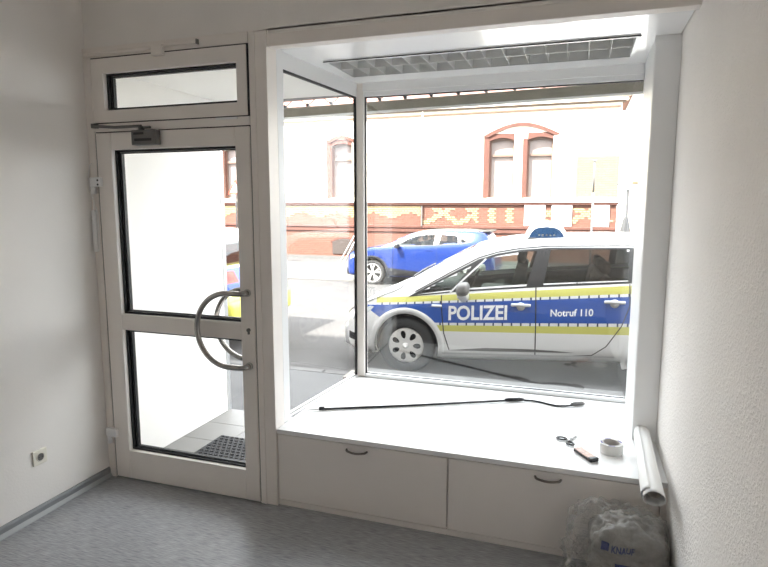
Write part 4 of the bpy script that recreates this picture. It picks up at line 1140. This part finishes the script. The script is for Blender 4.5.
# cellar windows in the base
for cx in (-12.2, -6.15):
    poly = [(cx - .52, -.27), (cx + .52, -.27)] + arcpts(cx - .52, cx + .52, .20, .14, 10)[::-1]
    MB().prism([(a, b + .48) for a, b in poly], .0, .05).build('cellar_window', M['darkglass'], bd)
    mb = MB(); out_ = arcpts(cx - .60, cx + .60, .22, .22, 10); in_ = arcpts(cx - .52, cx + .52, .20, .14, 10); mb.prism([(a, b + .48) for a, b in out_ + in_[::-1]], -.005, .045); mb.build('cellar_arch', M['redmould'], bd)
MB().tube([(-3.0, -.06, .86 + .48), (-3.0, -.06, 1.62 + .48)], .03, 8).build('downpipe', M['darkgrey'], bd)
MB().tube([(-3.0, -.06, 1.9 + .48), (-3.0, -.06, 5.2 + .48)], .03, 8).build('downpipe', M['cream'], bd)
# notice boards hung on the frieze
def board(x0, x1, z0_, z1_, label, marks):
    b_ = tag(empty('notice_board', ((x0+x1)/2, FY, z0_)), label, 'notice board', 'boards on the brick frieze')
    w = (x1-x0)/2
    box('panel', M['poster'], -w, w, -.04, -.001, 0, z1_-z0_, b_, bev=.005)
    if marks:
        mb = MB(); xx = -w*.55
        for k in range(6):
            ww = .05 + .03*((k*7) % 3); mb.box(xx, xx+ww, -.044, -.040, (z1_-z0_)*.66, (z1_-z0_)*.66 + .05 + .03*((k*5) % 2)); xx += ww + .022
            if xx > w*.7: break
        mb.build('faded_print', M['darkgrey'], b_)
        box('corner_mark', M['darkgrey'], -w*.55, -w*.42, -.044, -.040, .08, .14, b_)
board(.74, 1.45, .92, 1.655, 'white notice board with a dark line of print on the brick frieze', True)
board(1.67, 2.34, .92, 1.655, 'blank white board on the frieze between two brick pieces', False)
board(3.00, 3.55, .92, 1.655, 'blank white board on the frieze beside the building corner', False)

# street furniture across the road
pl = tag(empty('street_pole', (2.95, 15.5, -.485)), 'slim pale pole with a dark head in front of the brick frieze', 'pole')
MB().tube([(0, 0, 0), (0, 0, 2.5)], .035, 10).build('mast', M['galv'], pl, True)
MB().tube([(0, 0, 2.5), (0, 0, 3.40)], .028, 10).build('upper_mast', M['darkgrey'], pl, True)
box('head', M['darkgrey'], -.05, .06, -.04, .04, 3.38, 3.45, pl, bev=.01)
sg = tag(empty('street_sign', (3.88, 15.5, -.485)), 'pale rectangular sign on a grey post beside the building corner', 'sign')
MB().tube([(0, 0, 0), (0, 0, 2.60)], .035, 10).build('post', M['darkgalv'], sg, True)
box('panel', M['poster'], -.30, .27, -.055, -.036, 2.56, 2.74, sg, bev=.004)
ring_frame(-.30, .27, 2.56, 2.74, -.28, .25, 2.58, 2.72, -.062, -.0555).build('border', M['darkgalv'], sg)
cv = tag(empty('covered_stand', (3.92, 16.3, -.485)), 'grey cone-shaped covered stand at the foot of the sign post', 'stand')
bm = bmesh.new(); bmesh.ops.create_cone(bm, cap_ends=True, segments=28, radius1=.40, radius2=.06, depth=1.75)
for v in bm.verts:
    a = math.atan2(v.co.y, v.co.x); f = 1 + .14*math.sin(5*a); v.co.x *= f; v.co.y *= f; v.co.z += .875
bm_obj('cover', bm, M['darkgalv'], cv, True)
MB().lathe([(.05, 1.72), (.07, 1.74), (.05, 1.80), (0, 1.81), (0, 1.72)], 14, 'Z').build('cap', M['darkgrey'], cv, True)
ts = tag(empty('warning_sign', (-9.1, 15.5, -.485)), 'red-bordered triangular road sign on a post, seen through the glass door', 'sign')
MB().tube([(0, .03, 0), (0, .03, 3.02)], .03, 8).build('post', M['darkgalv'], ts, True)
MB().prism([(-.30, 2.52), (.30, 2.52), (0, 3.04)], -.01, .0).build('plate', M['signred'], ts)
MB().prism([(-.20, 2.575), (.20, 2.575), (0, 2.92)], -.014, -.010).build('white_field', M['poster'], ts)
af = tag(empty('leaning_bars', (-3.9, 13.6, -.486)), 'two slim white bars leaning on the far pavement beside the blue car', 'bars')
MB().tube([(-.45, 0, 0.02), (.22, .15, 1.35)], .012, 8).build('bar', M['whitepaint'], af, True)
MB().tube([(-.62, .0, .02), (.12, .15, 1.35)], .010, 8).build('bar', M['whitepaint'], af, True)

# house further along the side street
h2 = tag(empty('corner_house', (8.2, 26, -.485)), 'pale house with a small dark window beyond the brick building corner', 'house')
mb = MB(); mb.box(-3.4, 6, 0, 8, 0, 7.5); mb.build('wall', M['cream'], h2)
mb = MB(); mb.prism([(-3.7, 7.5), (6.3, 7.5), (.8, 10.8)], -.2, 8.2); mb.build('roof', M['rooftile'], h2)
for (x, z) in ((-2.75, 4.45), (-.6, 4.45), (2.0, 4.45)):
    f_ = box('window', M['poster'], x - .45, x + .45, -.03, .02, z - .62, z + .62, h2)
    for i in (-1, 1):
        for j in (-1, 1): box('window_pane', M['darkglass'], x + i*.22 - .15, x + i*.22 + .15, -.04, -.03, z + j*.30 - .2, z + j*.30 + .2, f_)
box('yellow_band', M['creambrick1'], -3.42, 6.02, -.02, .02, 3.05, 3.2, h2)
